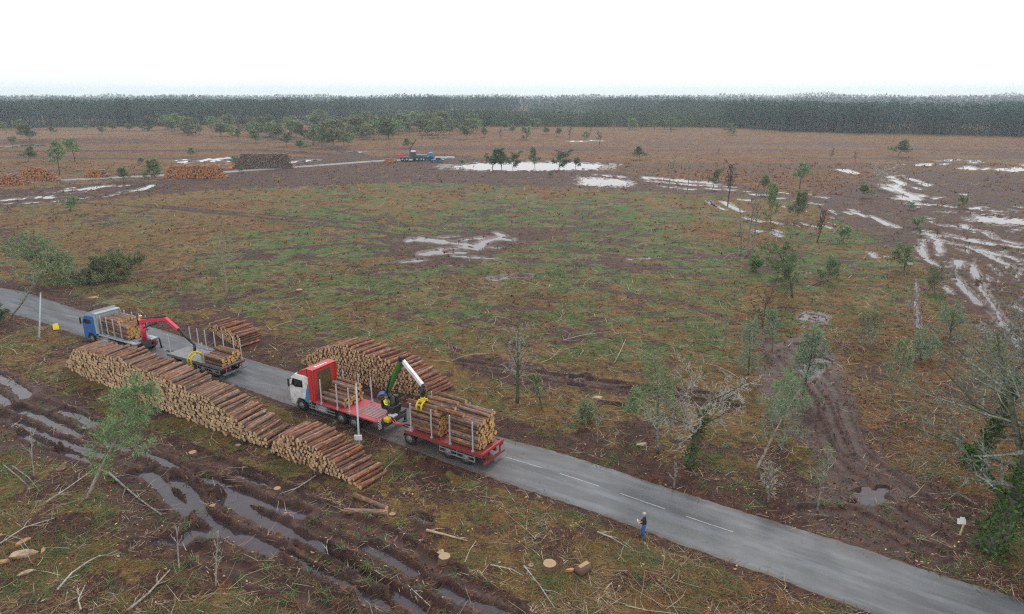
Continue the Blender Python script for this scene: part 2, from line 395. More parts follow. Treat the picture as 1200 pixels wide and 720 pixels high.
# tyre tread ribs and ruts that hold no water
for pts, w in [([(-20, 455), (60, 478), (150, 520), (300, 590), (500, 690)], .45), ([(0, 490), (120, 525), (230, 575), (300, 622), (480, 725)], .45),
               ([(160, 640), (230, 650), (330, 690), (400, 725)], .45), ([(200, 520), (320, 572), (440, 622), (600, 715)], .4), ([(190, 560), (260, 600), (360, 640), (520, 722)], .35),
               ([(905, 415), (950, 470), (975, 540), (1040, 590), (1110, 640)], .4), ([(935, 405), (985, 470), (1005, 530), (1070, 580), (1130, 612)], .4),
               ([(920, 410), (965, 470), (990, 530)], .35), ([(945, 600), (1000, 600), (1100, 650)], .4), ([(560, 432), (700, 452), (860, 478)], .35), ([(540, 425), (680, 446), (860, 468)], .35)]:
    D = dist(wp(pts), X + n1 * .5, Y + n2 * .5, 3); c = 1 - sst(D, w * .6, w * 1.2)
    g = G(*pts[0]); g2 = G(*pts[-1]); ax = (g2 - g).normalized()
    ribs = (np.sin((X * ax.x + Y * ax.y) * 15) > 0) * .035
    Z = np.where((c > 0) & (Z > -.05), np.maximum(Z - c * (.09 + ribs), -.05), Z) + (sst(D, w, w * 1.4) * (1 - sst(D, w * 1.5, w * 2.2))) * .13 * (Z > -.05)
    mud = np.maximum(mud, (1 - sst(D, w * 1.6, w * 3.2)) * .95); wet = np.maximum(wet, c * .6)
Z = np.where((Z < -.05) & (Z > -.2), np.maximum(Z, -.2), Z)
for p, w, fr in [([(482, 282), (492, 280), (510, 282), (533, 285), (557, 288)], 1.7, 1.5), ([(560, 291), (564, 287), (573, 282), (585, 279), (597, 281)], 1.2, .2), ([(582, 273), (591, 277)], .9, 0), ([(520, 278), (533, 277)], .9, .5), ([(543, 281), (573, 278)], .9, 1.5),
    ([(500, 298), (510, 295), (520, 297), (540, 296)], 1.3, 1.2), ([(520, 292), (533, 291)], 1.1, 1), ([(540, 289), (557, 292)], 1.1, 1), ([(535, 300), (557, 302)], .9, 1), ([(476, 307), (492, 305)], 1.1, .3), ([(571, 303), (576, 303)], .8, .3), ([(530, 313), (536, 313)], .7, .3), ([(576, 290), (583, 290)], .8, .3), ([(578, 328), (590, 327), (600, 324), (617, 324)], 1.0, 0),
    ([(100, 334), (112, 336)], .35, .5), ([(530, 411), (538, 413)], .4, .5),
    ([(830, 235), (836, 241), (850, 246)], .7, .5), ([(846, 236), (856, 242), (870, 248)], .9, .8), ([(878, 256), (890, 260)], 1.0, 1), ([(888, 271), (902, 272), (912, 277)], 1.0, 1.5), ([(866, 234), (880, 235)], 1.0, 1),
    ([(756, 208), (790, 211), (822, 214)], 2.0, 1.8), ([(770, 213), (800, 216), (850, 219)], 1.2, 3), ([(700, 205), (760, 210)], 1.0, 3),
    ([(1040, 208), (1056, 206)], 1.5, 1.8), ([(1043, 211), (1056, 214), (1050, 219), (1040, 217)], 2.0, 2), ([(1040, 220), (1060, 226), (1074, 231), (1060, 233)], 2.0, 1.6), ([(1050, 233), (1074, 234)], 1.8, 1),
    ([(1066, 239), (1095, 240), (1120, 243)], 1.4, 1.8), ([(1095, 233), (1104, 231)], 1, 1), ([(1118, 265), (1142, 269)], 1.1, 1.2), ([(1130, 228), (1134, 228)], 1, .5), ([(1135, 245), (1150, 243)], 1.2, 1.5),
    ([(1078, 273), (1110, 277), (1150, 284), (1210, 291)], 1.5, 1.5), ([(1095, 279), (1130, 289), (1165, 297), (1210, 308)], 1.1, 1.5), ([(1152, 271), (1165, 280), (1205, 288)], 1.0, 1.5), ([(1140, 292), (1200, 318)], .6, 2),
    ([(1081, 281), (1082, 301)], .9, 1.8), ([(1098, 283), (1101, 300)], .7, 2.2), ([(1080, 303), (1107, 314)], .8, 1.2), ([(1122, 305), (1120, 316)], .8, 1.8), ([(1120, 325), (1128, 335), (1150, 358)], .8, 1.5), ([(1141, 303), (1143, 330)], .6, 2.4),
    ([(1147, 335), (1165, 360), (1182, 385), (1200, 422)], .8, 1.7), ([(1122, 292), (1135, 297)], .8, 1.2), ([(1105, 336), (1115, 345)], .65, .6), ([(1183, 358), (1205, 366)], .9, 1.5), ([(1145, 380), (1160, 396)], .7, 1.8), ([(1165, 318), (1190, 322)], .6, 2),
    ([(1073, 328), (1074, 360), (1076, 386)], .42, 1.2), ([(1020, 296), (1026, 302)], .7, .5), ([(1062, 303), (1067, 310)], .5, 1), ([(1036, 300), (1060, 305)], .4, 2.5),
    ([(1056, 193), (1058, 193)], 1.5, .5), ([(1075, 194), (1084, 192)], 1.5, 1), ([(1087, 194), (1091, 192)], 1.5, .5), ([(1102, 189), (1125, 188)], 2, 2), ([(1136, 191), (1152, 190)], 2, 1.5), ([(1126, 198), (1136, 195)], 1.6, 1), ([(1182, 200), (1189, 196)], 1.8, .5), ([(1190, 201), (1197, 197)], 1.8, .5),
    ([(985, 199), (1000, 203)], 2, 1.5), ([(1000, 249), (1025, 256), (1052, 267)], .8, 2.5), ([(1150, 246), (1200, 250)], .8, 3),
    ([(-10, 236), (23, 233)], 1.6, 1.5), ([(43, 231), (63, 232)], 1.4, 2), ([(82, 223), (104, 221), (127, 218)], 2.0, 1.5), ([(147, 225), (165, 222), (180, 217)], 1.6, .8), ([(60, 226), (80, 224)], 1, 2.5), ([(-10, 172), (12, 172)], 4, 1.5), ([(26, 170), (50, 171)], 4, 1.5),
    ([(213, 190), (240, 188), (270, 185)], 3, 2.2), ([(343, 190), (363, 188)], 3.5, .8), ([(412, 178), (424, 178)], 3, .6), ([(672, 166), (680, 166)], 4, 1), ([(694, 165), (700, 165)], 4, 1), ([(940, 262), (955, 266)], .5, 2), ([(940, 321), (946, 321)], .5, 1), ([(600, 405), (620, 408)], .25, 2), ([(740, 304), (770, 302)], .4, 2.4), ([(40, 150), (60, 150)], .1, 1)]:
    water_line(p, w * (.62 if p[0][0] < 1030 else .46), .25, .7, fr + (.7 if p[0][0] < 1030 else 1.5))
rk_ = random.Random(17)
for poly, n, (ux, uy), L0, w0 in [([(1060, 236), (1200, 240), (1200, 300), (1090, 285)], 50, (10, 1.8), 1, .36), ([(1040, 205), (1090, 212), (1100, 240), (1050, 238)], 22, (9, 3), 1, .55), ([(1080, 285), (1200, 300), (1200, 420), (1130, 350)], 44, (2.5, 4), 1, .20), ([(740, 205), (960, 225), (960, 240), (760, 218)], 20, (14, 1.5), 1, .55),
                                  ([(1090, 186), (1200, 190), (1200, 205), (1110, 200)], 12, (8, -2.2), 1, 1.0), ([(20, 219), (140, 214), (140, 230), (0, 242)], 16, (12, -1.5), 1, .7), ([(880, 236), (1000, 245), (1010, 262), (900, 270)], 12, (12, 4), 1, .35), ([(200, 186), (300, 183), (300, 192), (210, 194)], 7, (10, -.8), 1, 1.2)]:
    bx = [p[0] for p in poly]; by = [p[1] for p in poly]; k = 0
    while k < n:
        x_, y_ = rk_.uniform(min(bx), max(bx)), rk_.uniform(min(by), max(by))
        if pip(poly, np.array([x_]), np.array([y_]))[0]:
            s_ = rk_.uniform(.2, 1.0); water_line([(x_, y_), (x_ + ux * s_ * .5 + rk_.uniform(-1, 1), y_ + uy * s_ * .5), (x_ + ux * s_, y_ + uy * s_ + rk_.uniform(-.3, .3))], w0 * rk_.uniform(.5, 1.2), .25, .4, .8); k += 1
def pond(poly, frag=.5, depth=.25):
    global Z, mud, wet
    i = pip(poly, QX, QY) & (fbm(X * .5, Y * .5, 15, 3) + (fbm(X * 2.5, Y * 2.5, 16, 2) - .5) * .4 > frag * .5 + .12)
    Z = np.where(i, -depth, Z); P = np.array(poly); c = P.mean(0); out = (P - c) * 1.25 + c
    mud = np.where(pip(out, QX, QY), np.maximum(mud, .9), mud); wet = np.where(pip(out, QX, QY), 1, wet)
pond([(525, 196), (545, 193), (600, 191), (660, 191), (705, 193.5), (700, 198), (650, 199.6), (600, 199.8), (555, 199)], .1)
pond([(680, 209), (700, 209), (737, 212), (735, 218), (700, 218), (682, 216)], .2)
pond([(1146, 252), (1175, 255), (1215, 258), (1215, 264), (1165, 262), (1146, 259)], .1)
pond([(992, 576), (1010, 572), (1030, 580), (1030, 590), (1008, 594), (990, 588)], .1)
pond([(933, 369), (952, 366), (973, 373), (966, 379), (948, 381), (935, 378)], .55)
pond([(944, 420), (965, 418), (975, 428), (962, 440), (950, 448), (944, 438)], .45)
pond([(1040, 580), (1060, 576), (1064, 588), (1048, 592)], 1.1)
# keep the ground clear under the road, the track and the piles
near_road = 1 - sst(Dr, halfw + .1, halfw + .8)
Z = Z * (1 - near_road) + .02 * near_road
Dt = dist([tuple(p) for p in far_road], X, Y, 12); nt_ = 1 - sst(Dt, 2.6, 5); Z = Z * (1 - nt_) + .0 * nt_
mud = np.maximum(mud, (1 - sst(Dt, 3, 7)) * .6)
Z = np.where(Y > 1500, 0, Z)
idx = np.arange(NV).reshape(len(rows), NU)
F = np.stack([idx[:-1, :-1], idx[:-1, 1:], idx[1:, 1:], idx[1:, :-1]], -1).reshape(-1, 4)
gm = np_mesh('ground', np.c_[X, Y, Z], F, smooth=True)
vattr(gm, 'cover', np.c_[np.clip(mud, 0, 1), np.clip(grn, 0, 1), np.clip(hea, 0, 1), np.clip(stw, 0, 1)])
vattr(gm, 'wet', np.c_[wet, wet, wet, wet])
def sample_cover(x, y):                     # (mud, green, heath, z, wet) at a point, for scattering
    r = np.clip(np.searchsorted(rows, y) - 1, 0, len(rows) - 2); c = np.clip(((x / (y + 12) + 1.02) / 2.04 * (NU - 1)).round().astype(int), 0, NU - 1)
    k = idx[r, c]; return mud[k], grn[k], hea[k], Z[k], wet[k]

# ground material
m = NT('ground_litter')
geo = m.n('ShaderNodeNewGeometry').outputs['Position']
at = m.n('ShaderNodeAttribute', attribute_name='cover'); sepc = m.n('ShaderNodeSeparateColor'); m.set(sepc.inputs[0], at.outputs['Color'])
aM, aG, aH = sepc.outputs[0], sepc.outputs[1], sepc.outputs[2]; aS = at.outputs['Alpha']
aW = m.n('ShaderNodeAttribute', attribute_name='wet').outputs['Fac']
nf = m.noise(geo, 5.5, 5, .7); nm = m.noise(geo, 1.3, 5, .65); nl = m.noise(geo, .22, 4, .6); nx = m.noise(geo, 16, 3, .7)
st1 = m.noise(m.scale(geo, (.35, 3.2, 1), .5), 3.0, 4, .7); st2 = m.noise(m.scale(geo, (3.0, .4, 1), .9), 3.0, 4, .7)
soil = m.mix(m.ramp(nf, (.35, 0), (.65, 1)), (.040, .023, .016), (.140, .076, .045))
soil = m.mix(m.ramp(nl, (.4, 0), (.62, .5)), soil, (.105, .065, .040))
dry = m.mix(m.ramp(st1, (.42, 0), (.62, 1)), (.085, .060, .030), (.25, .185, .090))
grass = m.mix(m.ramp(nf, (.38, 0), (.62, 1)), (.032, .050, .022), (.105, .140, .062))
c = m.mix(m.ramp(m.mix(.5, nm, st2), (.43, 0), (.56, 1)), soil, dry)
c = m.mix(m.math('MULTIPLY', m.ramp(m.math('ADD', nm, m.math('MULTIPLY', m.math('SUBTRACT', aG, .5), .45)), (.45, 0), (.62, 1)), aG), c, grass)
heath = m.mix(m.ramp(nm, (.4, 0), (.62, 1)), (.072, .036, .027), (.175, .092, .058))
c = m.mix(m.math('MULTIPLY', aH, m.ramp(nm, (.3, .45), (.6, 1))), c, heath)
c = m.mix(m.math('MULTIPLY', aS, m.ramp(st1, (.46, 0), (.6, .85))), c, (.24, .18, .12))
mudc = m.mix(m.ramp(nm, (.4, 0), (.65, 1)), (.022, .011, .010), (.074, .038, .033))
mudc = m.mix(m.ramp(nx, (.5, 0), (.75, .5)), mudc, (.14, .085, .06))
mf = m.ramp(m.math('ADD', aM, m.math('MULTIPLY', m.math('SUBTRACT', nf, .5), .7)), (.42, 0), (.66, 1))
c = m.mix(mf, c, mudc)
chips = m.ramp(m.noise(geo, 9, 2, .5), (.70, 0), (.735, 1))        # wood chips
c = m.mix(m.math('MULTIPLY', chips, .55), c, (.42, .30, .18))
wf = m.math('MULTIPLY', mf, m.math('ADD', m.math('MULTIPLY', aW, .8), .2))
rg = m.mapr(wf, 0, 1, .95, .34)
m.bump(m.mix(.5, nf, nx), .9, .09)
c = m.sat(c, 1.28, .92)
G_MAT = m.fin(c, rg, .25)
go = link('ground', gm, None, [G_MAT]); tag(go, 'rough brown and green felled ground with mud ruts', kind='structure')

# water sheet: shows only where the ground is cut below it
m = NT('puddle_water'); geo = m.n('ShaderNodeNewGeometry').outputs['Position']
silt = m.mix(m.noise(geo, .6, 3), (.030, .022, .034), (.058, .042, .052))
m.bump(m.noise(geo, 2.0, 2), .02, .02)
W_MAT = m.fin(silt, .03, .5); m.b.inputs['IOR'].default_value = 1.42
wo_ = MB(); wo_.add([(-2000, 5, -.06), (2000, 5, -.06), (2000, 1500, -.06), (-2000, 1500, -.06)], [(0, 1, 2, 3)])
wt = wo_.build('water', W_MAT); tag(wt, 'rain water standing in ruts and puddles', kind='structure')

# ------------------------------------------------------------------ road
m = NT('asphalt'); geo = m.n('ShaderNodeNewGeometry').outputs['Position']
al = m.n('ShaderNodeAttribute', attribute_name='lane'); sl_ = m.n('ShaderNodeSeparateColor'); m.set(sl_.inputs[0], al.outputs['Color'])
a1 = m.noise(geo, .35, 5, .6); a2 = m.noise(geo, 30, 3, .7)
c = m.mix(m.ramp(a1, (.3, 0), (.7, 1)), (.092, .104, .120), (.122, .136, .156))
strk = m.noise(m.scale(al.outputs['Color'], (6, 1.6, 1)), 1, 5, .65)
c = m.mix(m.ramp(strk, (.44, .9), (.62, 0)), c, (.046, .050, .058))
wtrk = m.ramp(m.math('ABSOLUTE', m.math('SUBTRACT', m.math('ABSOLUTE', m.math('SUBTRACT', sl_.outputs[0], .5)), .27)), (0, .55), (.16, 0))
c = m.mix(wtrk, c, (.085, .088, .095))
c = m.mix(m.ramp(a2, (.5, 0), (.8, .35)), c, (.22, .22, .22))
edge = m.ramp(m.math('ABSOLUTE', m.math('SUBTRACT', sl_.outputs[0], .5)), (.40, 0), (.5, 1))
c = m.mix(m.math('MULTIPLY', edge, m.ramp(m.noise(geo, 1.8, 5, .7), (.35, 0), (.6, 1))), c, (.07, .045, .035))
# trampled mud around the loading places
dm = m.n('ShaderNodeVectorMath', operation='DISTANCE'); m.set(dm.inputs[0], geo); tg = G(430, 500); dm.inputs[1].default_value = (tg.x, tg.y, 0)
near_t = m.ramp(m.mapr(dm.outputs['Value'], 5, 16), (0, 1), (1, 0))
c = m.mix(m.math('MULTIPLY', near_t, m.ramp(m.noise(geo, .8, 5, .6), (.4, .2), (.6, .75))), c, (.085, .055, .045))
m.bump(a2, .25, .01)
A_MAT = m.fin(c, m.mapr(a1, .3, .7, .52, .66), .4)
NR = 9; V = []; LA = []
dl = np.r_[0, np.cumsum(np.hypot(*np.diff(road_n, axis=0).T))]
for i in range(len(road_n)):
    for j in range(NR):
        t = j / (NR - 1); e = 0
        if j in (0, NR - 1): e = (random.random() - .5) * .12
        p = road_n[i] + nn[i] * (wid[i] * t + e)
        V.append((p[0], p[1], .045 + .03 * (1 - (2 * t - 1) ** 2))); LA.append((t, dl[i] * .1, 0, 1))
    # skirts
V = np.array(V); k = len(road_n)
base = len(V); sk = V.reshape(k, NR, 3)[:, [0, -1]].copy(); sk[:, :, 2] = -.05; sk[:, 0, :2] -= nn * .1; sk[:, 1, :2] += nn * .1
V2 = np.r_[V, sk.reshape(-1, 3)]; LA += [(0, 0, 0, 1)] * (2 * k)
F = []
for i in range(k - 1):
    for j in range(NR - 1): F.append((i * NR + j, i * NR + j + 1, (i + 1) * NR + j + 1, (i + 1) * NR + j)[::-1])
    F.append((base + 2 * i, i * NR, (i + 1) * NR, base + 2 * i + 2)[::-1]); F.append((i * NR + NR - 1, base + 2 * i + 1, base + 2 * i + 3, (i + 1) * NR + NR - 1)[::-1])
rm = np_mesh('road', V2, F, smooth=False); vattr(rm, 'lane', np.array(LA))
ro = link('road', rm, None, [A_MAT]); tag(ro, 'narrow wet grey asphalt road crossing the clearing', kind='structure')
# centre dashes (3 m painted, 1.33 m gap) where the paint survives
PM = NT('road_paint'); geo = PM.n('ShaderNodeNewGeometry').outputs['Position']
pc = PM.mix(PM.ramp(PM.noise(geo, 9, 4, .7), (.45, 0), (.62, .8)), (.27, .28, .29), (.15, .155, .165)); PM = PM.fin(pc, .6)
b = MB(); a0 = G(592, 538); 
def centre_frame(s):
    i = int(np.clip(np.searchsorted(dl, s), 1, len(dl) - 1)); t = (s - dl[i - 1]) / (dl[i] - dl[i - 1])
    p = road_n[i - 1] * (1 - t) + road_n[i] * t; q = nn[i]; w = wid[i]
    return p + q * w * .53, q
s0 = dl[int(np.argmin(np.hypot(road_c[:, 0] - a0.x, road_c[:, 1] - a0.y)))]
for kk in range(0, 4):
    s1 = s0 + kk * 4.33; P = []
    for s in np.linspace(s1, s1 + 2.95, 7):
        p, q = centre_frame(s); P.append((p - q * .042, p + q * .042))
    for (a, b_), (c_, d_) in zip(P[:-1], P[1:]):
        b.add([(a[0], a[1], .081), (c_[0], c_[1], .081), (d_[0], d_[1], .081), (b_[0], b_[1], .081)], [(0, 1, 2, 3)])
rk = b.build('road_marking', PM); tag(rk, 'worn white broken centre line on the asphalt', kind='structure')
# the gravel track crossing the far clearing
m = NT('gravel'); geo = m.n('ShaderNodeNewGeometry').outputs['Position']
c = m.mix(m.noise(geo, .2, 5, .6), (.13, .115, .115), (.21, .19, .19)); GR = m.fin(c, .6)
t_ = np.gradient(far_road, axis=0); t_ /= np.linalg.norm(t_, axis=1)[:, None]; n_ = np.c_[-t_[:, 1], t_[:, 0]]
V = []
for p, q in zip(far_road, n_):
    for s, z in ((-2.8, -.02), (-2.2, .1), (2.2, .1), (2.8, -.02)): V.append((p[0] + q[0] * s, p[1] + q[1] * s, z))
F = [(i * 4 + j, (i + 1) * 4 + j, (i + 1) * 4 + j + 1, i * 4 + j + 1) for i in range(len(far_road) - 1) for j in range(3)]
tr = link('track', np_mesh('track', V, F), None, [GR]); tag(tr, 'pale gravel track across the far side of the clearing', kind='structure')
# ================================================================== LOGS
def bark_mat(name, tint=(1, 1, 1)):
    m = NT(name); a = m.n('ShaderNodeAttribute', attribute_name='lc').outputs['Color']
    oi = m.n('ShaderNodeObjectInfo').outputs['Random']; gi = m.n('ShaderNodeNewGeometry').outputs['Random Per Island']
    r = m.math('FRACT', m.math('ADD', m.math('MULTIPLY', oi, 7.3), gi))
    v = m.n('ShaderNodeVectorMath', operation='ADD'); m.set(v.inputs[0], a)
    cb = m.n('ShaderNodeCombineXYZ'); m.set(cb.inputs[0], m.math('MULTIPLY', r, 37.0)); m.set(cb.inputs[1], m.math('MULTIPLY', r, 11.0)); m.set(v.inputs[1], cb.outputs[0]); v = v.outputs[0]
    n1 = m.noise(m.scale(v, (1.2, 9, 9)), 1.6, 5, .7); n2 = m.noise(m.scale(v, (1.5, 3.5, 3.5)), 1.7, 4, .6); n3 = m.noise(v, .5, 2)
    T = lambda c: tuple(x * y for x, y in zip(c, tint))
    c = m.mix(m.ramp(n1, (.38, 0), (.62, 1)), T((.060, .030, .021)), T((.26, .128, .078)))
    c = m.mix(m.math('MULTIPLY', m.ramp(n2, (.57, 0), (.64, 1)), .85), c, T((.38, .19, .095)))
    c = m.mix(m.math('MULTIPLY', m.ramp(n2, (.70, 0), (.73, 1)), .9), c, T((.60, .42, .24)))
    c = m.mix(m.math('MULTIPLY', m.ramp(n3, (.45, 0), (.7, 1)), .5), c, T((.15, .12, .11)))
    hv = m.n('ShaderNodeHueSaturation'); m.set(hv.inputs['Color'], c); m.set(hv.inputs['Value'], m.mapr(r, 0, 1, .72, 1.35)); m.set(hv.inputs['Saturation'], m.mapr(m.math('FRACT', m.math('MULTIPLY', r, 5.7)), 0, 1, .75, 1.1))
    m.bump(n1, .6, .03)
    return m.fin(hv.outputs[0], .8, .3)
def cut_mat(name, ca, cb_, dark):
    m = NT(name); a = m.n('ShaderNodeAttribute', attribute_name='lc').outputs['Color']
    oi = m.n('ShaderNodeObjectInfo').outputs['Random']; gi = m.n('ShaderNodeNewGeometry').outputs['Random Per Island']
    r = m.math('FRACT', m.math('ADD', m.math('MULTIPLY', oi, 7.3), gi))
    sp = m.n('ShaderNodeSeparateXYZ'); m.set(sp.inputs[0], a)
    rr = m.math('SQRT', m.math('ADD', m.math('POWER', sp.outputs[1], 2), m.math('POWER', sp.outputs[2], 2)))
    rings = m.ramp(m.math('FRACT', m.math('MULTIPLY', rr, 38)), (.0, 0), (.5, 1), (1, 0))
    c = m.mix(r, ca, cb_); c = m.mix(m.math('MULTIPLY', rings, .25), c, dark)
    c = m.mix(m.ramp(rr, (.055, .45), (.075, 0)), c, tuple(x * .62 for x in ca))
    c = m.mix(m.ramp(m.noise(a, 14, 3), (.5, 0), (.8, .6)), c, dark)
    hv = m.n('ShaderNodeHueSaturation'); m.set(hv.inputs['Color'], c); m.set(hv.inputs['Value'], m.mapr(m.math('FRACT', m.math('MULTIPLY', r, 3.3)), 0, 1, .70, 1.2))
    return m.fin(hv.outputs[0], .85, .2)
BARK = bark_mat('pine_bark'); BARK_R = bark_mat('pine_bark_red', (1.18, .98, .88))
CUT_OLD = cut_mat('cut_wood_weathered', (.80, .56, .33), (.50, .35, .20), (.22, .14, .08))
CUT_NEW = cut_mat('cut_wood_fresh', (.80, .50, .20), (.66, .36, .13), (.40, .20, .08))
CUT_FAR = cut_mat('cut_wood_orange', (.62, .27, .10), (.50, .22, .09), (.22, .10, .05))
CUT_GREY = cut_mat('cut_wood_grey', (.20, .17, .15), (.11, .09, .085), (.05, .04, .04))
def log_proto(seed, n=11):
    r = random.Random(seed); V = []; L = []
    segs = [0, .004, .25, .5, .75, .996, 1]; bx, bz = r.uniform(-.12, .12), r.uniform(-.12, .12); tp = r.uniform(.86, 1.0)
    ph = r.random() * 6
    for k, t in enumerate(segs):
        rad = 1 - (1 - tp) * t; oy = bx * math.sin(t * 3.1); oz = bz * math.sin(t * 3.1)
        if k in (0, 6): rad *= .93
        for j in range(n):
            a = 2 * math.pi * j / n; w = 1 + .06 * math.sin(2 * a + ph) + r.uniform(-.025, .025)
            V.append((t, oy + math.cos(a) * rad * w, oz + math.sin(a) * rad * w))
            L.append((t * 2.5, math.cos(a) * .15 * rad, math.sin(a) * .15 * rad, 1))
    V += [(0, 0, 0), (1, 0, 0)]; L += [(0, 0, 0, 1), (2.5, 0, 0, 1)]
    F = []; M = []
    for k in range(6):
        for j in range(n):
            F.append((k * n + j, k * n + (j + 1) % n, (k + 1) * n + (j + 1) % n, (k + 1) * n + j)); M.append(0)
    for j in range(n):
        F.append((7 * n, (j + 1) % n, j, j)); M.append(1); F.append((7 * n + 1, 6 * n + j, 6 * n + (j + 1) % n, 6 * n + (j + 1) % n)); M.append(1)
    return np.array(V), F, M, np.array(L)
PRO = [log_proto(s) for s in range(6)]
_lm = {}
def log_mesh(k, mats):
    key = (k, mats)
    if key not in _lm:
        V, F, M, L = PRO[k]; me = bpy.data.meshes.new('log')
        me.from_pydata([tuple(v) for v in V], [], [f if f[2] != f[3] else f[:3] for f in F])
        me.polygons.foreach_set('material_index', M); me.polygons.foreach_set('use_smooth', [x == 0 for x in M])
        vattr(me, 'lc', L)
        for q in mats: me.materials.append(MATD[q])
        _lm[key] = me
    return _lm[key]
MATD = {'bark': BARK, 'barkr': BARK_R, 'old': CUT_OLD, 'new': CUT_NEW, 'far': CUT_FAR, 'grey': CUT_GREY}
def log_matrix(p, d, L, r, spin):
    d = Vector(d).normalized(); up = Vector((0, 0, 1)) if abs(d.z) < .9 else Vector((1, 0, 0))
    y = up.cross(d).normalized(); z = d.cross(y)
    R3 = Matrix((d, y, z)).transposed().to_4x4()
    return Matrix.Translation(p) @ R3 @ Matrix.Rotation(spin, 4, 'X') @ Matrix.Diagonal((L, r, r, 1))
LOGS = []     # (matrix, proto, mats, label, group, always, dist)
def add_log(p, d, L, r, mats, label, group, always=False):
    M = log_matrix(Vector(p), d, L, r, random.random() * 6.28)
    LOGS.append((M, random.randrange(6), mats, label, group, always, (Vector(p) - Vector((0, 0, H_CAM))).length))

def pile(prof, ldir, L, mats, label, group, rr=(.108, .165), skew=0.0, zt=0.0, jit=.06):
    """prof: (x, y_base, y_top) of the front face in the photograph; logs lie along ldir behind it"""
    P = [G(x, yb) for x, yb, yt in prof]; Hs = [max(.05, HT(x, yb, yt)) for x, yb, yt in prof]
    S = [0]
    for a, b in zip(P[:-1], P[1:]): S.append(S[-1] + (b - a).length)
    Px = [p.x for p in P]; Py = [p.y for p in P]
    ldir = Vector(ldir).normalized(); d = .305; dz = d * .86; k = 0; cnt = 0
    while k * dz < max(Hs):
        z = .17 + k * dz; s = (k % 2) * d / 2 + .1
        while s < S[-1] - .05:
            top = float(np.interp(s, S, Hs)) + random.uniform(-.12, .12)
            if z - .05 < top or k == 0:
                r = random.uniform(*rr); ss = s + random.uniform(-.05, .05)
                x = float(np.interp(ss, S, Px)); y = float(np.interp(ss, S, Py))
                off = random.gauss(0, jit) if random.random() > .06 else random.uniform(-.25, .2)
                dd_ = ldir + Vector((random.gauss(0, .018), random.gauss(0, .018), random.gauss(0, .012)))
                topmost = z + dz > top
                if topmost: dd_ += Vector((random.gauss(0, .035), random.gauss(0, .035), random.gauss(0, .015)))
                add_log(Vector((x, y, z + random.uniform(-.03, .03))) + ldir * off, dd_, L + random.uniform(-.08, .08), r, mats, label + (', lying in its top layer' if topmost else ', in its bottom row' if k == 0 else ', among its middle rows'), group); cnt += 1
            s += d
        k += 1
    print('pile', group, cnt, 'len', round(S[-1], 1), 'h', round(max(Hs), 1))
dA = G(187, 406, 3) - G(150, 423.6, 3); dB = G(458, 553, .3) - G(425, 571, .3); dC = G(513, 429, 2) - G(488, 437, 2); dD = G(312, 384, 1.8) - G(281, 393, 1.8)
print('dirs', dA, dB, dC, dD)
perp = Vector((nn[160][0], nn[160][1], 0))
pile([(79, 431, 427), (90, 438, 413), (99, 443, 410), (117, 450, 415), (142, 460, 420), (161, 469, 427), (183, 478, 438), (206, 488, 446), (225, 495, 457), (245, 502, 466), (262, 509, 478), (282, 516, 494), (300, 522, 508), (314, 527, 520)],
     (dA.normalized() + perp) / 2, 2.55, ('bark', 'old'), 'weathered pine log in the long tall roadside pile', 'logs in the long roadside pile')
pile([(318, 530, 522), (326, 534, 516), (334, 538, 510), (342, 542, 511), (352, 546, 515), (362, 549, 519), (373, 554, 529), (383, 557, 537), (392, 561, 544), (402, 564, 553), (412, 569, 563), (425, 574, 571)],
     (dB.normalized() + perp) / 2, 2.5, ('barkr', 'old'), 'reddish pine log in the short pile nearest the grey pole', 'logs in the short nearest pile')
pile([(352, 427, 425), (362, 430, 419), (372, 434, 413), (385, 439, 408), (397, 443, 404), (415, 448, 407), (430, 452, 415), (451, 458, 420), (471, 462, 431), (490, 465, 446), (507, 466, 462)],
     (dC.normalized() + perp) / 2, 2.5, ('barkr', 'old'), 'pine log in the large pile across the road', 'logs in the pile across the road')
pile([(247, 389, 381), (258, 396, 383), (270, 403, 387), (281, 409, 393)], (dD.normalized() + perp) / 2, 2.5, ('barkr', 'old'),
     'red barked pine log in the small pile across the road', 'logs in the small square pile', jit=.06)
def single_log(a, b, r, label, mats=('bark', 'new'), z=.16):
    A = G(*a, z); B = G(*b, z); add_log(A, B - A, (B - A).length, r, mats, label, None, True)
single_log((453, 596), (415, 580), .17, 'cut pine log lying loose beyond the near pile, upper of two')
single_log((454, 601), (403, 599), .17, 'cut pine log lying loose beyond the near pile, lower of two')

# ================================================================== VEHICLES
M_ = lambda: None
def paint(n, c, r=.38, dirt=.55): return simple(n, c, r, 0, dirt, .5, (.13, .09, .065), 1.7)
RED = paint('red_paint', (.50, .030, .035)); REDW = simple('worn_red_deck', (.42, .05, .065), .6, 0, .5, .4, (.13, .10, .10), 1.1)
WHITE = paint('white_paint', (.72, .74, .76)); BLUE = paint('blue_paint', (.015, .13, .40)); SKYB = paint('light_blue_paint', (.03, .25, .50))
BLACK = simple('black_metal', (.015, .015, .017), .45, 0, .3); RUBBER = simple('rubber', (.02, .02, .021), .85, 0, .5, .3, (.08, .06, .045), 3)
STEEL = simple('grey_steel', (.30, .31, .33), .45, .3, .3); ALU = simple('aluminium', (.50, .53, .55), .45, .25, .25)
RIMM = simple('dusty_rim', (.20, .21, .22), .55, .2, .7, .4, (.09, .075, .065), 3); DGREY = simple('dark_chassis', (.05, .05, .055), .6, 0, .4); GREEN = paint('green_paint', (.035, .16, .02), .4); YEL = paint('yellow_paint', (.62, .48, .015), .4, .2)
ORANGE = paint('orange_cloth', (.85, .20, .02), .8, .1); GLASS = simple('dark_glass', (.012, .014, .018), .08, 0, .05, .8)
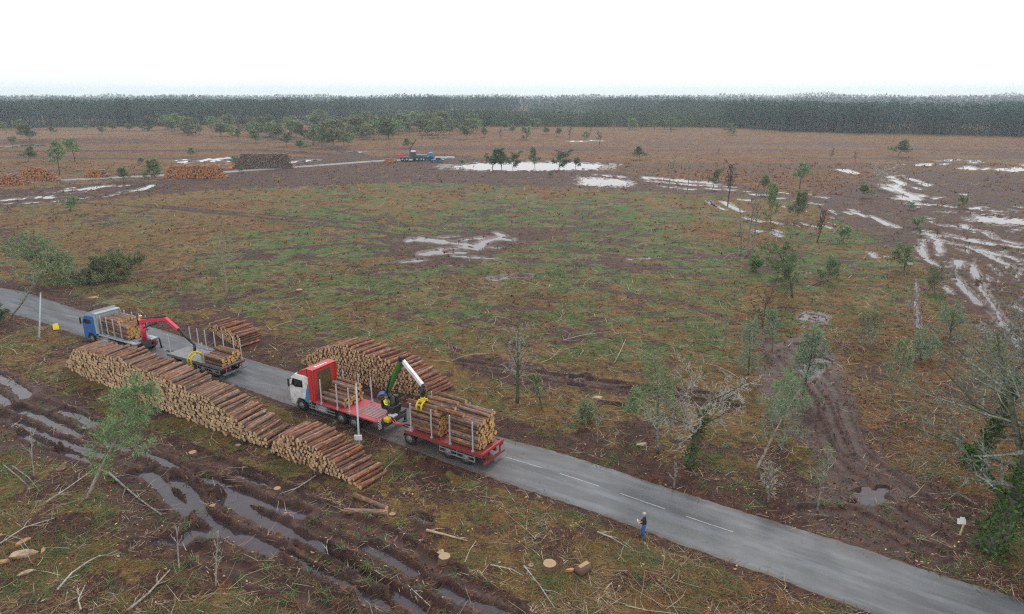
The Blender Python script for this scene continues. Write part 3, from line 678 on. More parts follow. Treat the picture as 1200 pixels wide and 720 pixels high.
RUSTM = simple('rusty_mesh', (.13, .085, .035), .8, 0, .7, .3, (.06, .045, .02), 4); PINK = paint('crane_red', (.60, .03, .07), .4, .15)
GREYP = simple('grey_panel', (.33, .40, .44), .5, .1, .4, .4, (.2, .17, .1), 1.5); LAMP = simple('lens_red', (.35, .01, .01), .2, 0, 0); LENS = simple('lens_clear', (.6, .6, .62), .15, 0, 0)
MUDG = simple('muddy_deck', (.17, .175, .185), .5, 0, .8, .4, (.07, .065, .06), 1.6)

def wheel(parent, x, y, r=.5, w=.3, name='wheel'):
    b = MB(); b.tube([(0, -w / 2, 0), (0, -w / 2 + .04, 0), (0, w / 2 - .04, 0), (0, w / 2, 0)], [r * .93, r, r, r * .93], 22)
    o = b.build(name, RUBBER, parent, (x, y, r)); sgn = 1 if y > 0 else -1
    q = MB(); q.tube([(0, sgn * (w / 2 - .06), 0), (0, sgn * (w / 2 + .012), 0)], r * .56, 18); q.tube([(0, sgn * w / 2, 0), (0, sgn * (w / 2 + .06), 0)], r * .22, 10)
    for k in range(8):
        a = k * math.pi / 4; q.tube([(math.cos(a) * r * .4, sgn * (w / 2), math.sin(a) * r * .4), (math.cos(a) * r * .4, sgn * (w / 2 + .03), math.sin(a) * r * .4)], .025, 6)
    q.build('rim', RIMM, o); return o
def mudguard(parent, x, y, r=.58, w=.34):
    b = MB(); n = 8
    for k in range(n):
        a0 = math.pi * (.05 + .9 * k / n); a1 = math.pi * (.05 + .9 * (k + 1) / n)
        pts = []
        for a in (a0, a1):
            for rr_ in (r, r + .02): pts.append((a, rr_))
        vs = [(math.cos(a) * rr_, yy, math.sin(a) * rr_) for yy in (-w / 2, w / 2) for a, rr_ in pts]
        b.add(vs, [(0, 1, 3, 2), (4, 6, 7, 5), (1, 5, 7, 3), (0, 2, 6, 4)])
    b.build('mudguard', BLACK, parent, (x, y, .5))
def stake(parent, x, y, z0, z1, mat=ALU, w=.085):
    b = MB(); b.box(-w / 2, w / 2, -w / 2, w / 2, z0, z1, bev=.012); b.box(-w * .9, w * .9, -w * .8, w * .8, z0 - .1, z0 + .15)
    return b.build('stake', mat, parent, (x, y, 0))
def load(root_loc, ang, x0, x1, z0, halfw, heights, mats, label, group, L=None, rr=(.12, .165), jit=.06, dl=None):
    """a bunk of logs lying along a vehicle; heights: list of (y, top z) across it"""
    c, s = math.cos(ang), math.sin(ang); ys = [h[0] for h in heights]; hz = [h[1] for h in heights]
    d = .285; k = 0
    while z0 + k * d * .87 < max(hz):
        z = z0 + d / 2 + k * d * .87; y = -halfw + d / 2 + (k % 2) * d / 2
        while y < halfw - d * .4:
            if z + d * .3 < np.interp(y, ys, hz):
                j = random.gauss(0, jit); xx = x0 + j; yy = y + random.uniform(-.02, .02)
                p = Vector((root_loc[0] + c * xx - s * yy, root_loc[1] + s * xx + c * yy, z + random.uniform(-.015, .015)))
                dv = Vector((c, s, 0)) + Vector((random.gauss(0, .012), random.gauss(0, .012), random.gauss(0, .008)))
                add_log(p, dv, (x1 - x0), random.uniform(*rr), mats, label + (', top layer' if z + d * 1.2 > np.interp(y, ys, hz) else ', bottom row' if k == 0 else ', middle rows'), group, True)
            y += d
        k += 1

def timber_truck(label, loc, ang, cabmat, wingmat, deckmat, hbmat, front, wheels, rear, deckz=1.25, roofmat=None, cab_h=3.3, mesh=True, hb_h=.72, mark=None, stakes_l=(), stakes_r=(), stake_h=3.3):
    t = empty('timber_truck', loc, ang, label, 'truck', 'timber lorries loading on the road')
    f = front
    b = MB(); b.box(rear + .2, f - .5, -.42, -.30, .62, .92); b.box(rear + .2, f - .5, .30, .42, .62, .92)
    for x in np.arange(rear + .4, f - 1, 1.1): b.box(x, x + .12, -.3, .3, .68, .86)
    for wx in wheels: b.tube([(wx, -1.0, .5), (wx, 1.0, .5)], .07, 8)
    b.box(rear, rear + .12, -1.1, 1.1, .5, .68); b.build('chassis', DGREY, t)
    for i, wx in enumerate(wheels):
        for sy in (1, -1):
            wheel(t, wx, sy * 1.07, .5, .31 if i == 0 else .34); 
            if i: mudguard(t, wx, sy * 1.07)
    # cab
    cb = f - 2.25; hw = 1.235
    b = MB(); prof = [(cb, .95), (cb, cab_h), (cb + .25, cab_h + .12), (f - .75, cab_h + .05), (f - .28, cab_h - .35), (f - .1, 2.35), (f, 1.5), (f, .42), (f - .55, .40), (f - .62, .6), (f - .85, 1.02), (f - 1.1, 1.13), (f - 1.65, 1.13), (f - 1.95, .95)]
    b.prism(prof, -hw, hw); cabo = b.build('cab', cabmat, t)
    bm_ = cabo.modifiers.new('b', 'BEVEL'); bm_.width = .07; bm_.segments = 2; bm_.limit_method = 'ANGLE'; bm_.angle_limit = R(50)
    q = MB(); q.add([(f - .085, -1.08, 2.32), (f - .085, 1.08, 2.32), (f - .275, 1.05, cab_h - .42), (f - .275, -1.05, cab_h - .42)], [(0, 1, 2, 3)])
    ms = [tuple(v) for v in q.v]; q = MB(); q.add([(x + .03, y, z) for x, y, z in ms] + [(x - .02, y, z) for x, y, z in ms], [(0, 1, 2, 3), (7, 6, 5, 4), (0, 4, 5, 1), (1, 5, 6, 2), (2, 6, 7, 3), (3, 7, 4, 0)])
    q.build('windscreen', GLASS, cabo)
    q = MB(); q.box(f - .02, f + .05, -.95, .95, 1.35, 1.95); [q.box(f + .05, f + .07, -.9, .9, 1.4 + k * .12, 1.45 + k * .12) for k in range(5)]; q.build('grille', BLACK, cabo)
    q = MB(); q.box(f - .5, f + .08, -1.22, 1.22, .36, .78, bev=.06); q.build('bumper', wingmat, cabo)
    for sy in (1, -1):
        y0, y1 = (hw - .02, hw + .015) if sy > 0 else (-hw - .015, -hw + .02)
        q = MB(); q.prism([(f - .30, 2.2), (f - .50, cab_h - .38), (f - 1.60, cab_h - .38), (f - 1.60, 2.18), (f - .75, 2.05)], y0, y1 + .012 * sy); q.build('side_window', GLASS, cabo)
        q = MB(); q.prism([(f - .30, 1.25), (f - .42, 2.15), (f - 1.48, 2.22), (f - 1.48, 1.22)], y0, y1 + (.004 if sy > 0 else 0)); dr = q.build('door', cabmat, cabo)
        q = MB(); q.box(f - .32, f - .18, sy * 1.5 - .07, sy * 1.5 + .07, 2.05, 2.75, bev=.04); q.bar((f - .3, sy * 1.2, 2.7), (f - .25, sy * 1.5, 2.7), .04); q.bar((f - .3, sy * 1.2, 2.15), (f - .25, sy * 1.5, 2.15), .04); q.build('mirror', BLACK, cabo)
        q = MB(); q.box(f + .0, f + .1, sy * .98 - .17, sy * .98 + .17, .85, 1.1, bev=.03); q.build('headlight', LENS, cabo)
        if wingmat is not cabmat:
            q = MB(); q.prism([(cb + .02, 1.0), (cb + .02, 2.6), (cb + .3, 1.9), (cb + .5, 1.05)], y0, y1 + .004 * sy); q.build('side_stripe', wingmat, cabo)
        q = MB(); q.box(f - 1.62, f - .62, sy * 1.02 - .2, sy * 1.02 + .2, 1.06, 1.13); q.build('wheel_arch', BLACK, cabo)
    rm_ = roofmat or cabmat; q = MB()
    q.prism([(f - .95, cab_h + .1), (f - 1.35, cab_h + .42), (cb + .1, cab_h + .70), (cb + .05, cab_h + .05)], -1.2, 1.2); q.build('roof_deflector', rm_, cabo)
    # headboard: framed grid with side wings and a roof hood
    hx = cb - .55; ht = cab_h + hb_h
    q = MB()
    q.box(hx, hx + .08, -1.25, -.72, deckz, ht); q.box(hx, hx + .08, .72, 1.25, deckz, ht); q.box(hx + .001, hx + .079, -.72, .72, ht - .3, ht - .002)
    q.box(hx - .12, hx + .5, 1.17, 1.25, deckz + .001, ht - .003) ; q.box(hx - .12, hx + .5, -1.25, -1.17, deckz + .001, ht - .003)
    q.box(hx - .1, hx + .75, -1.25, 1.25, ht, ht + .05); hb = q.build('headboard', hbmat, t)
    if mark:
        q = MB(); rj = random.Random(9); [q.box(hx + .15 + rj.uniform(-.04, .04), hx + .42 + rj.uniform(-.05, .1), y, y + rj.uniform(.10, .2), ht + .051, ht + .056) for y in (-.55, -.3, -.05, .22, .45)]; q.build('faded_lettering', mark, hb)
    q = MB(); q.box(hx + .02, hx + .05, -.72, .72, deckz, ht - .3); [q.box(hx - .015, hx + .06, y - .03, y + .03, deckz, ht - .3) for y in np.linspace(-.68, .68, 6)]; [q.box(hx - .025, hx + .02, -.72, .72, z - .025, z + .025) for z in np.arange(deckz + .3, ht - .3, .45)]
    q.build('mesh_panel', RUSTM if mesh else GREYP, hb)
    # deck
    q = MB(); q.box(rear, hx + .1, -1.25, 1.25, deckz - .13, deckz, bev=.02); dk = q.build('deck', deckmat, t)
    q = MB()
    for x in np.arange(rear + .35, rear + 2.6, .34): q.box(x, x + .2, -.85, .85, deckz + .001, deckz + .02)
    q.build('grip_plate', MUDG, dk)
    for xs, sy in ((stakes_l, 1), (stakes_r, -1)):
        for x in xs: stake(t, x, sy * 1.19, deckz, stake_h)
    for sy in (1, -1):
        q = MB(); q.tube([(f - 3.9, sy * .88, .62), (f - 2.75, sy * .88, .62)], .3, 14); q.build('fuel_tank', ALU, t)
        q = MB(); [q.box(wheels[1] + .65, f - 2.1, sy * 1.2 - .02, sy * 1.2 + .02, z, z + .08) for z in (.55, .8)]; q.bar((f - 3, sy * 1.2, .5), (f - 3, sy * 1.2, 1.1), .05); q.bar((f - 2.4, sy * 1.2, .5), (f - 2.4, sy * 1.2, 1.1), .05); q.build('side_guard', STEEL, t)
        q = MB(); q.box(rear - .03, rear + .02, sy * .95 - .18, sy * .95 + .18, .72, .86); q.build('tail_lamp', LAMP, t)
    return t
def timber_trailer(label, loc, ang, deckmat, front, rear, wheels, lstakes, rstakes, deckz=1.15, top=3.4, bumper=True):
    t = empty('timber_trailer', loc, ang, label, 'trailer', 'timber trailers behind the lorries')
    b = MB(); b.box(rear, front, -.45, -.33, .78, 1.0); b.box(rear, front, .33, .45, .78, 1.0)
    for wx in wheels: b.tube([(wx, -1.0, .5), (wx, 1.0, .5)], .07, 8); b.box(wx - .3, wx + .3, -.4, .4, .55, .8)
    for x in np.arange(rear + .3, front, 1.0): b.box(x, x + .12, -1.18, 1.18, deckz - .2, deckz - .09)
    b.build('chassis', deckmat, t)
    b = MB(); b.box(rear, front, -1.25, 1.25, deckz - .085, deckz, bev=.015); b.box(rear, front, 1.25, 1.29, deckz - .2, deckz + .05); b.box(rear, front, -1.29, -1.25, deckz - .2, deckz + .05); b.build('deck', deckmat, t)
    for wx in wheels:
        for sy in (1, -1): wheel(t, wx, sy * 1.05, .5, .36); mudguard(t, wx, sy * 1.05)
    for x in lstakes: stake(t, x, 1.2, deckz, top)
    for x in rstakes: stake(t, x, -1.2, deckz, top)
    b = MB(); b.bar((front, .3, .75), (front + 1.6, 0, .72), .1, .14); b.bar((front, -.3, .75), (front + 1.6, 0, .72), .1, .14); b.tube([(front + 1.55, 0, .72), (front + 1.8, 0, .72)], .09, 8); b.build('drawbar', DGREY, t)
    for sy in (1, -1):
        b = MB(); x0, x1 = wheels[1] + .75, wheels[2] - .75
        for z in (.42, .72): b.box(x0, x1, sy * 1.22 - .02, sy * 1.22 + .02, z, z + .09)
        for x in (x0, (x0 + x1) / 2, x1): b.bar((x, sy * 1.21, .4), (x, sy * 1.21, deckz - .1), .06, .05)
        b.build('side_guard', STEEL, t)
    b = MB(); b.box(rear - .14, rear, -1.25, 1.25, .42, .56); b.box(rear - .05, rear + .02, -.9, -.8, .5, deckz - .1); b.box(rear - .05, rear + .02, .8, .9, .5, deckz - .1); b.build('underrun_bar', deckmat, t)
    for sy in (1, -1):
        b = MB(); b.box(rear - .06, rear - .005, sy * .95 - .22, sy * .95 + .22, deckz - .2, deckz - .05); b.build('tail_lamp', LAMP, t)
    if bumper:
        b = MB(); b.box(rear - .06, rear + .03, -1.27, 1.27, deckz + .02, deckz + .2); b.build('rear_board', REDW, t)
    return t
def ray_plane(px, py, P, Q):          # point seen at (px,py) on the vertical plane through ground points P and Q
    u = (px - 600) / FOC; v = (360 - py) / FOC; d = Vector((u, cP + v * sP, -sP + v * cP)); o = Vector((0, 0, H_CAM))
    n = Vector((-(Q - P).y, (Q - P).x, 0)).normalized(); return o + d * ((P - o).dot(n) / d.dot(n))
def W2L(root):  return root.matrix_basis.inverted() if False else (Matrix.Translation(root.location) @ Matrix.Rotation(root.rotation_euler.z, 4, 'Z')).inverted()
def frame_px(a, b, side=1.22):
    A = G(*a); B = G(*b); d = (A - B).normalized(); l = Vector((-d.y, d.x, 0)); return B - l * side, math.atan2(d.y, d.x), d, l
def grapple(parent, p, ax, mat, openw=.5, s=1.0):   # p: rotator bottom, ax: unit direction of the log held
    p = Vector(p); ax = Vector(ax).normalized(); w = Vector((-ax.y, ax.x, 0)); q = MB()
    q.tube([p + Vector((0, 0, .05)), p - Vector((0, 0, .2))], .17 * s, 10)
    for sg in (1, -1):
        for o in ((-.22, .22) if sg > 0 else (-.1, .1)):
            pts = []
            for k in range(9):
                a = math.pi * (.5 + sg * (.08 + .80 * k / 8)); a = math.pi / 2 - sg * (0.15 + 2.35 * k / 8)
                pts.append(p + Vector((0, 0, -.2 - openw)) + w * (math.cos(a) * openw * 1.15) + Vector((0, 0, math.sin(a) * openw)) + ax * o)
            q.tube(pts, [.075 * s] * 6 + [.06, .045, .02], 6)
        q.bar(p + Vector((0, 0, -.2)) + ax * -.25 + w * sg * .2, p + Vector((0, 0, -.2)) + ax * .25 + w * sg * .2, .09, .16)
        a = math.pi / 2 - sg * 1.1
        q.bar(p + Vector((0, 0, -.2 - openw)) + w * math.cos(a) * openw * 1.15 + Vector((0, 0, math.sin(a) * openw)) - ax * .22, p + Vector((0, 0, -.2 - openw)) + w * math.cos(a) * openw * 1.15 + Vector((0, 0, math.sin(a) * openw)) + ax * .22, .12, .06)
    return q.build('grapple', mat, parent)

# ---- white and red truck ------------------------------------------------
loc, ang, d1, l1 = frame_px((354, 482), (415.5, 503))
WT_loc, WT_ang = loc, ang
wt_ = timber_truck('white cab timber truck with red headboard, red deck and green crane', loc, ang, WHITE, SKYB, REDW, RED, 7.05, (5.8, 1.35, 0), -2.4,
                   roofmat=RED, cab_h=3.15, mark=WHITE, stakes_l=(3.45, 1.7, .42), stakes_r=(3.4, 1.7, .35))
load(loc, ang, 1.2, 3.75, 1.28, 1.12, [(-1.2, 2.95), (-.6, 2.75), (-.1, 2.2), (1.2, 2.1)], ('bark', 'new'), 'pine log on the red deck behind the white cab', 'logs on the white truck')
base = loc + d1 * -2.45 + l1 * -.55; loc2, ang2, d2, l2 = frame_px((480, 522), (546, 545))
TL = loc2
tip = TL + d2 * 2.9 + l2 * 1.0; tip.z = 0
k0 = ray_plane(454, 459, base, tip); k1 = ray_plane(471, 421.5, base, tip); k2 = ray_plane(495.5, 452, base, tip); k3 = ray_plane(495.5, 466, base, tip)
print('crane1', base, k0, k1, k2, k3)
Mi = W2L(wt_); T_ = lambda p: Mi @ Vector(p)
b = MB(); b.box(-.35, .35, -.45, .45, .75, 1.35); b.box(-.25, .25, -1.2, 1.2, .62, .85); bp = T_(Vector((base.x, base.y, 0))); crane = b.build('crane', DGREY, wt_, (bp.x, bp.y, 0))
Mi2 = Matrix.Translation((-bp.x, -bp.y, 0)) @ Mi; T2 = lambda p: Mi2 @ Vector(p)
K0, K1, K2, K3 = [T2(k) for k in (k0, k1, k2, k3)]
b = MB(); b.tube([(0, 0, 1.3), (0, 0, K0.z - .2)], [.3, .19], 10); b.bar((0, 0, K0.z - .7), K0, .3, .34); b.box(-.4, .2, -.5, .5, 1.4, 2.0, bev=.06); b.box(-.3, .12, -.42, -.1, 2.0, 2.7, bev=.05); b.build('column', BLACK, crane)
b = MB(); b.bar(K0, K0.lerp(K1, 1.03), .27, .34); b.bar(K0.lerp(K1, .3) + Vector((0, 0, .0)), K0.lerp(K1, .95), .31, .22); b.build('main_boom', GREEN, crane)
b = MB(); b.tube([K0 + Vector((.12, .1, -.5)), K0.lerp(K1, .5) + Vector((.3, .12, 0))], .07, 8); b.tube([K0.lerp(K1, .65), K1 + Vector((0, 0, .28)), K1.lerp(K2, .12)], .06, 8); b.box(K1.x - .22, K1.x + .22, K1.y - .22, K1.y + .22, K1.z - .15, K1.z + .3, bev=.08); b.build('cylinder', BLACK, crane)
b = MB(); b.bar(K1, K1.lerp(K2, .98), .22, .28); b.build('outer_boom', WHITE, crane)
b = MB(); b.bar(K1.lerp(K2, .9), K2 + (K2 - K1).normalized() * .15, .15, .18); b.tube([K2, K3], [.12, .15], 8); b.tube([K2 + Vector((.1, 0, .1)), K3 + Vector((.22, .05, .3)), K3 + Vector((.1, 0, 0))], .03, 6); b.tube([K2 + Vector((-.15, .1, .2)), K3 + Vector((-.2, 0, .35)), K3], .03, 6); b.build('rotator', BLACK, crane)
dl_ = (Mi2.to_3x3() @ d2); grapple(crane, K3, dl_, YEL, .42)
Mi_w1 = Mi2.inverted()
# operator stand with blue weather hood
b = MB(); sx, sy_, sz = T2(ray_plane(448, 460, base + l1 * .1, tip + l1 * .1))
SEAT1 = Vector((.35, .35, K0.z - 1.0))
b.box(SEAT1.x - .25, SEAT1.x + .25, SEAT1.y - .25, SEAT1.y + .25, SEAT1.z - .1, SEAT1.z); b.box(SEAT1.x + .22, SEAT1.x + .3, SEAT1.y - .25, SEAT1.y + .25, SEAT1.z, SEAT1.z + .6); b.bar((0, 0, SEAT1.z - .25), SEAT1 - Vector((0, 0, .1)), .1); b.box(SEAT1.x - .75, SEAT1.x - .25, SEAT1.y - .25, SEAT1.y + .25, SEAT1.z - .52, SEAT1.z - .47); b.build('operator_seat', BLACK, crane)
b = MB(); c_ = SEAT1 + Vector((.30, 0, .52)); pts = [c_ + Vector((math.cos(a) * .32 - .0, math.cos(a) * .25, math.sin(a) * .55 + .1)) for a in np.linspace(-.5, 3.3, 11)]
for i in range(10):
    p, q = pts[i], pts[i + 1]
    b.add([p + Vector((-.25, .3, 0)), q + Vector((-.25, .3, 0)), q + Vector((.15, -.1, 0)), p + Vector((.15, -.1, 0)), p + Vector((-.25, .34, 0)), q + Vector((-.25, .34, 0)), q + Vector((.15, -.14, 0)), p + Vector((.15, -.14, 0))], [(0, 1, 2, 3), (7, 6, 5, 4), (0, 4, 5, 1), (2, 6, 7, 3)])
b.build('weather_hood', simple('navy_cover', (.03, .07, .22), .6), crane)
for sy in (1, -1):   # stabiliser legs
    b = MB(); b.box(-.09, .09, sy * 1.3 - .08, sy * 1.3 + .08, .12, 1.1); b.disc((0, sy * 1.3, .1), (0, 0, 1), .22, 12, thick=.05); b.box(-.1, .1, sy * .9 - .5, sy * .9 + .5, .9, 1.08); b.build('stabiliser', DGREY, crane)
# striped warning board and clutter at the back of the truck
def stripes_mat(name, ca, cb_):
    m = NT(name); tc = m.n('ShaderNodeTexCoord').outputs['Object']; sp = m.n('ShaderNodeSeparateXYZ'); m.set(sp.inputs[0], tc)
    s_ = m.math('GREATER_THAN', m.math('FRACT', m.math('MULTIPLY', m.math('ADD', sp.outputs[1], sp.outputs[2]), 5.5)), .5)
    return m.fin(m.mix(s_, ca, cb_), .5)
b = MB(); b.box(-.02, .02, -.15, .15, -.45, .35); b.build('warning_board', stripes_mat('warning_stripes', (.75, .75, .72), (.02, .02, .02)), wt_, (-2.45, .98, 1.0))
b = MB(); b.box(-2.95, -2.45, .2, .62, 1.0, 1.35, bev=.05); b.build('tool_box', YEL, wt_); b = MB(); b.tube([(-2.3, -.2, 1.25), (-2.9, .3, 1.3), (-3.3, .35, 1.0), (-4.0, .1, .95)], .05, 6); b.tube([(-2.3, -.35, 1.25), (-2.8, .0, 1.35), (-3.4, .25, 1.05), (-4.0, -.05, .95)], .04, 6); b.build('hose', RED, wt_)
b = MB(); b.box(-3.1, -2.5, -.35, .15, 1.28, 1.45, bev=.04); b.build('cover_plate', ALU, wt_)

# ---- its red trailer ----------------------------------------------------
loc, ang = loc2, ang2
timber_trailer('red timber trailer fully loaded with logs behind the white truck', loc, ang, simple('dull_red_frame', (.24, .035, .035), .6, 0, .6), 5.5, -1.45, (5.1, 1.55, 0), (4.9, 3.0, 1.35, -.6), (4.9, 3.0, 1.35, -.6))
load(loc, ang, -.9, 1.7, 1.18, 1.12, [(-1.2, 3.45), (-.6, 3.55), (0, 3.25), (.7, 3.2), (1.2, 3.05)], ('bark', 'new'), 'pine log stacked in the rear bunk of the red trailer', 'logs in the rear bunk of the red trailer')
load(loc, ang, 2.55, 5.15, 1.18, 1.12, [(-1.2, 2.9), (-.2, 2.9), (.3, 2.75), (1.2, 2.7)], ('bark', 'new'), 'pine log stacked in the front bunk of the red trailer', 'logs in the front bunk of the red trailer')
for xx, yy, zz, ll, dx in [(1.6, .2, 3.38, 2.6, .06), (1.9, -.55, 3.45, 2.55, .10), (1.5, -.95, 3.55, 2.6, -.02), (.6, .55, 3.32, 2.6, .02), (2.5, .85, 2.95, 2.6, .03), (2.6, .55, 2.98, 2.6, .0)]:
    p = loc + d2 * xx + l2 * yy; p.z = zz; add_log(p, d2 + l2 * dx, ll, .16, ('bark', 'new'), 'pine log lying loose on top of the red trailer load', 'loose logs on top of the red trailer load', True)
g3 = k3.copy(); g3.z -= .75
for o, zz in ((.0, 0), (.26, .02), (.13, .2)):
    add_log(g3 + l2 * (o - .13) - d2 * 1.25 + Vector((0, 0, zz)), d2, 2.6, .15, ('bark', 'new'), 'pine log held in the yellow grapple of the green crane', 'logs in the grapple of the green crane', True)

# ---- blue truck ---------------------------------------------------------
loc, ang, d1, l1 = frame_px((112, 404), (196, 429), 1.3)
BT_loc = loc; fx = (G(105, 398) - loc).dot(d1)
wheelx = (G(112, 404) - loc).dot(d1); hx_px = (G(180, 426) - loc).dot(d1)
print('blue', loc, math.degrees(ang), fx, wheelx)
e = fx - .2
bt_ = timber_truck('blue cab timber truck loaded with logs, with a red crane', loc, ang, BLUE, BLUE, GREYP, GREYP, e, (e - 1.35, e - 6.4, e - 7.75), e - 8.7, roofmat=GREYP, cab_h=2.95, hb_h=.42, mark=ORANGE, mesh=False,
                   stakes_l=(e - 3.4, e - 4.4, e - 5.5, e - 6.7), stakes_r=(e - 3.6, e - 4.9, e - 6.1, e - 7.2))
load(loc, ang, e - 5.7, e - 3.15, 1.28, 1.12, [(-1.2, 3.25), (1.2, 3.0)], ('bark', 'new'), 'pine log in the front bunk just behind the blue cab', 'logs in the front bunk of the blue truck')
load(loc, ang, e - 7.3, e - 4.9 - .85, 1.28, 1.12, [(-1.2, 3.0), (1.2, 2.85)], ('bark', 'new'), 'pine log in the rear bunk of the blue truck', 'logs in the rear bunk of the blue truck', rr=(.13, .17))
base = loc + d1 * (e - 8.6) + l1 * .1; tpp = G(231, 421, 1.4); tpp.z = 0; tip = tpp
q0 = ray_plane(174, 379.5, base, tip); q1 = ray_plane(194, 373.5, base, tip); q2 = ray_plane(209, 386.5, base, tip); q3 = ray_plane(228, 404, base, tip); q4 = ray_plane(228.3, 411, base, tip)
print('crane2', base, q0, q1, q2, q3, q4)
BT_ang = ang; Mi = W2L(bt_); bp = Mi @ base
b = MB(); b.box(-.3, .3, -.45, .45, .75, 1.35); crane = b.build('crane', DGREY, bt_, (bp.x, bp.y, 0))
Mi2 = Matrix.Translation((-bp.x, -bp.y, 0)) @ Mi; Q = [Mi2 @ q for q in (q0, q1, q2, q3, q4)]
b = MB(); b.tube([(0, 0, 1.3), (0, 0, Q[0].z)], [.26, .19], 10); b.box(-.2, .2, -.2, .2, Q[0].z - .3, Q[0].z + .15, bev=.05); b.build('column', PINK, crane)
b = MB(); b.bar((0, 0, Q[0].z), Q[1], .24, .3); b.build('main_boom', PINK, crane)
b = MB(); b.tube([(0, 0, Q[0].z + .3), Q[1] + Vector((0, 0, .22))], .09, 8); b.tube([(0, 0, Q[0].z - .7), Q[0].lerp(Q[1], .5) - Vector((0, 0, .15))], .08, 8); b.build('cylinder', BLACK, crane)
b = MB(); b.bar(Q[1], Q[2], .27, .3); b.build('outer_boom', PINK, crane)
b = MB(); b.bar(Q[2], Q[3], .17, .2); b.tube([Q[3], Q[4]], [.1, .15], 8); b.tube([Q[2] + Vector((0, 0, .15)), Q[2].lerp(Q[3], .5) + Vector((0, 0, .25)), Q[3]], .04, 6); b.build('rotator', BLACK, crane)
grapple(crane, Q[4] - Vector((0, 0, .05)), Mi2.to_3x3() @ d1, YEL, .62, 1.1)
b = MB(); b.bar((.2, -1.3, 1.0), (.2, 1.3, 1.0), .2, .22); b.build('stabiliser_beam', PINK, crane)
for sy in (1, -1):
    b = MB(); b.tube([(.2, sy * 1.3, 1.05), (.0, sy * 1.5, 1.1), (-.05, sy * 1.55, .12)], .08, 8); b.disc((-.05, sy * 1.55, .1), (0, 0, 1), .2, 10, thick=.05); b.build('stabiliser', BLACK, crane)
SEAT2 = Vector((.55, -.30, Q[0].z - .45))
b = MB(); b.box(SEAT2.x - .25, SEAT2.x + .25, SEAT2.y - .25, SEAT2.y + .25, SEAT2.z - .1, SEAT2.z); b.box(SEAT2.x + .22, SEAT2.x + .3, SEAT2.y - .25, SEAT2.y + .25, SEAT2.z, SEAT2.z + .5); b.bar((0, 0, SEAT2.z - .2), SEAT2 - Vector((0, 0, .1)), .1); b.box(SEAT2.x - .75, SEAT2.x - .25, SEAT2.y - .25, SEAT2.y + .25, SEAT2.z - .52, SEAT2.z - .47); b.build('operator_seat', BLACK, crane)
CR2_world = (Mi2.inverted() @ SEAT2)
# trailer of the blue truck
dz1 = (G(196, 429) - loc).dot(d1); rx = (G(263, 441) - loc).dot(d1); rearx = rx - .1
A = G(205, 430); Bq = G(262, 446); dt = (A - Bq).normalized(); lt = Vector((-dt.y, dt.x, 0)); tl = Bq - lt * 1.25 + dt * 1.2; tang = math.atan2(dt.y, dt.x)
timber_trailer('grey timber trailer half empty behind the blue truck', tl, tang, MUDG, 6.4, -1.2, (5.4, 1.5, 0), (5.9, 1.2), (6.1, 5.0, 3.9, 2.6, 1.4, .0, -.9), top=3.15, bumper=False)
load(tl, tang, -1.0, 1.55, 1.18, 1.15, [(-1.2, 2.25), (1.2, 2.0)], ('bark', 'new'), 'pine log on the grey trailer under the yellow grapple', 'logs on the grey trailer')
# ---- build the logs: the nearest as objects of their own, the rest as one mass
LOGS.sort(key=lambda l: (not l[5], l[6])); NI = 300
for M, k, mats, label, group, al_, ds in LOGS[:NI]:
    o = bpy.data.objects.new('log', log_mesh(k, mats)); COL.objects.link(o); o.matrix_world = M; tag(o, label, 'log', group)
def merge_logs(name, recs, label, protos=None):
    Vs = []; Fs = []; Ms = []; Ls = []; base = 0; slots = []
    for M, k, mats, *_ in recs:
        V, F, MI, L = (protos or PRO)[k]; A = np.array(M); Vs.append(V @ A[:3, :3].T + A[:3, 3]); L2 = L.copy(); L2[:, 0] += random.random() * 30; Ls.append(L2)
        for q in mats:
            if q not in slots: slots.append(q)
        ix = [slots.index(q) for q in mats]; Fs.append(np.array(F) + base); Ms += [ix[m_] for m_ in MI]; base += len(V)
    F = np.concatenate(Fs); V = np.concatenate(Vs); me = bpy.data.meshes.new(name)
    faces = [tuple(f) if f[2] != f[3] else (f[0], f[1], f[2]) for f in F.tolist()]
    me.from_pydata(V.tolist(), [], faces); me.polygons.foreach_set('material_index', Ms); vattr(me, 'lc', np.concatenate(Ls))
    me.polygons.foreach_set('use_smooth', [m_ in [slots.index(s) for s in slots if s.startswith('bark')] for m_ in Ms]); me.update()
    o = link(name, me, None, [MATD[s] for s in slots]); return tag(o, label, 'logs', kind='stuff')
print('logs', len(LOGS))
if len(LOGS) > NI: merge_logs('logs', LOGS[NI:], 'mass of stacked pine logs in the big roadside piles')
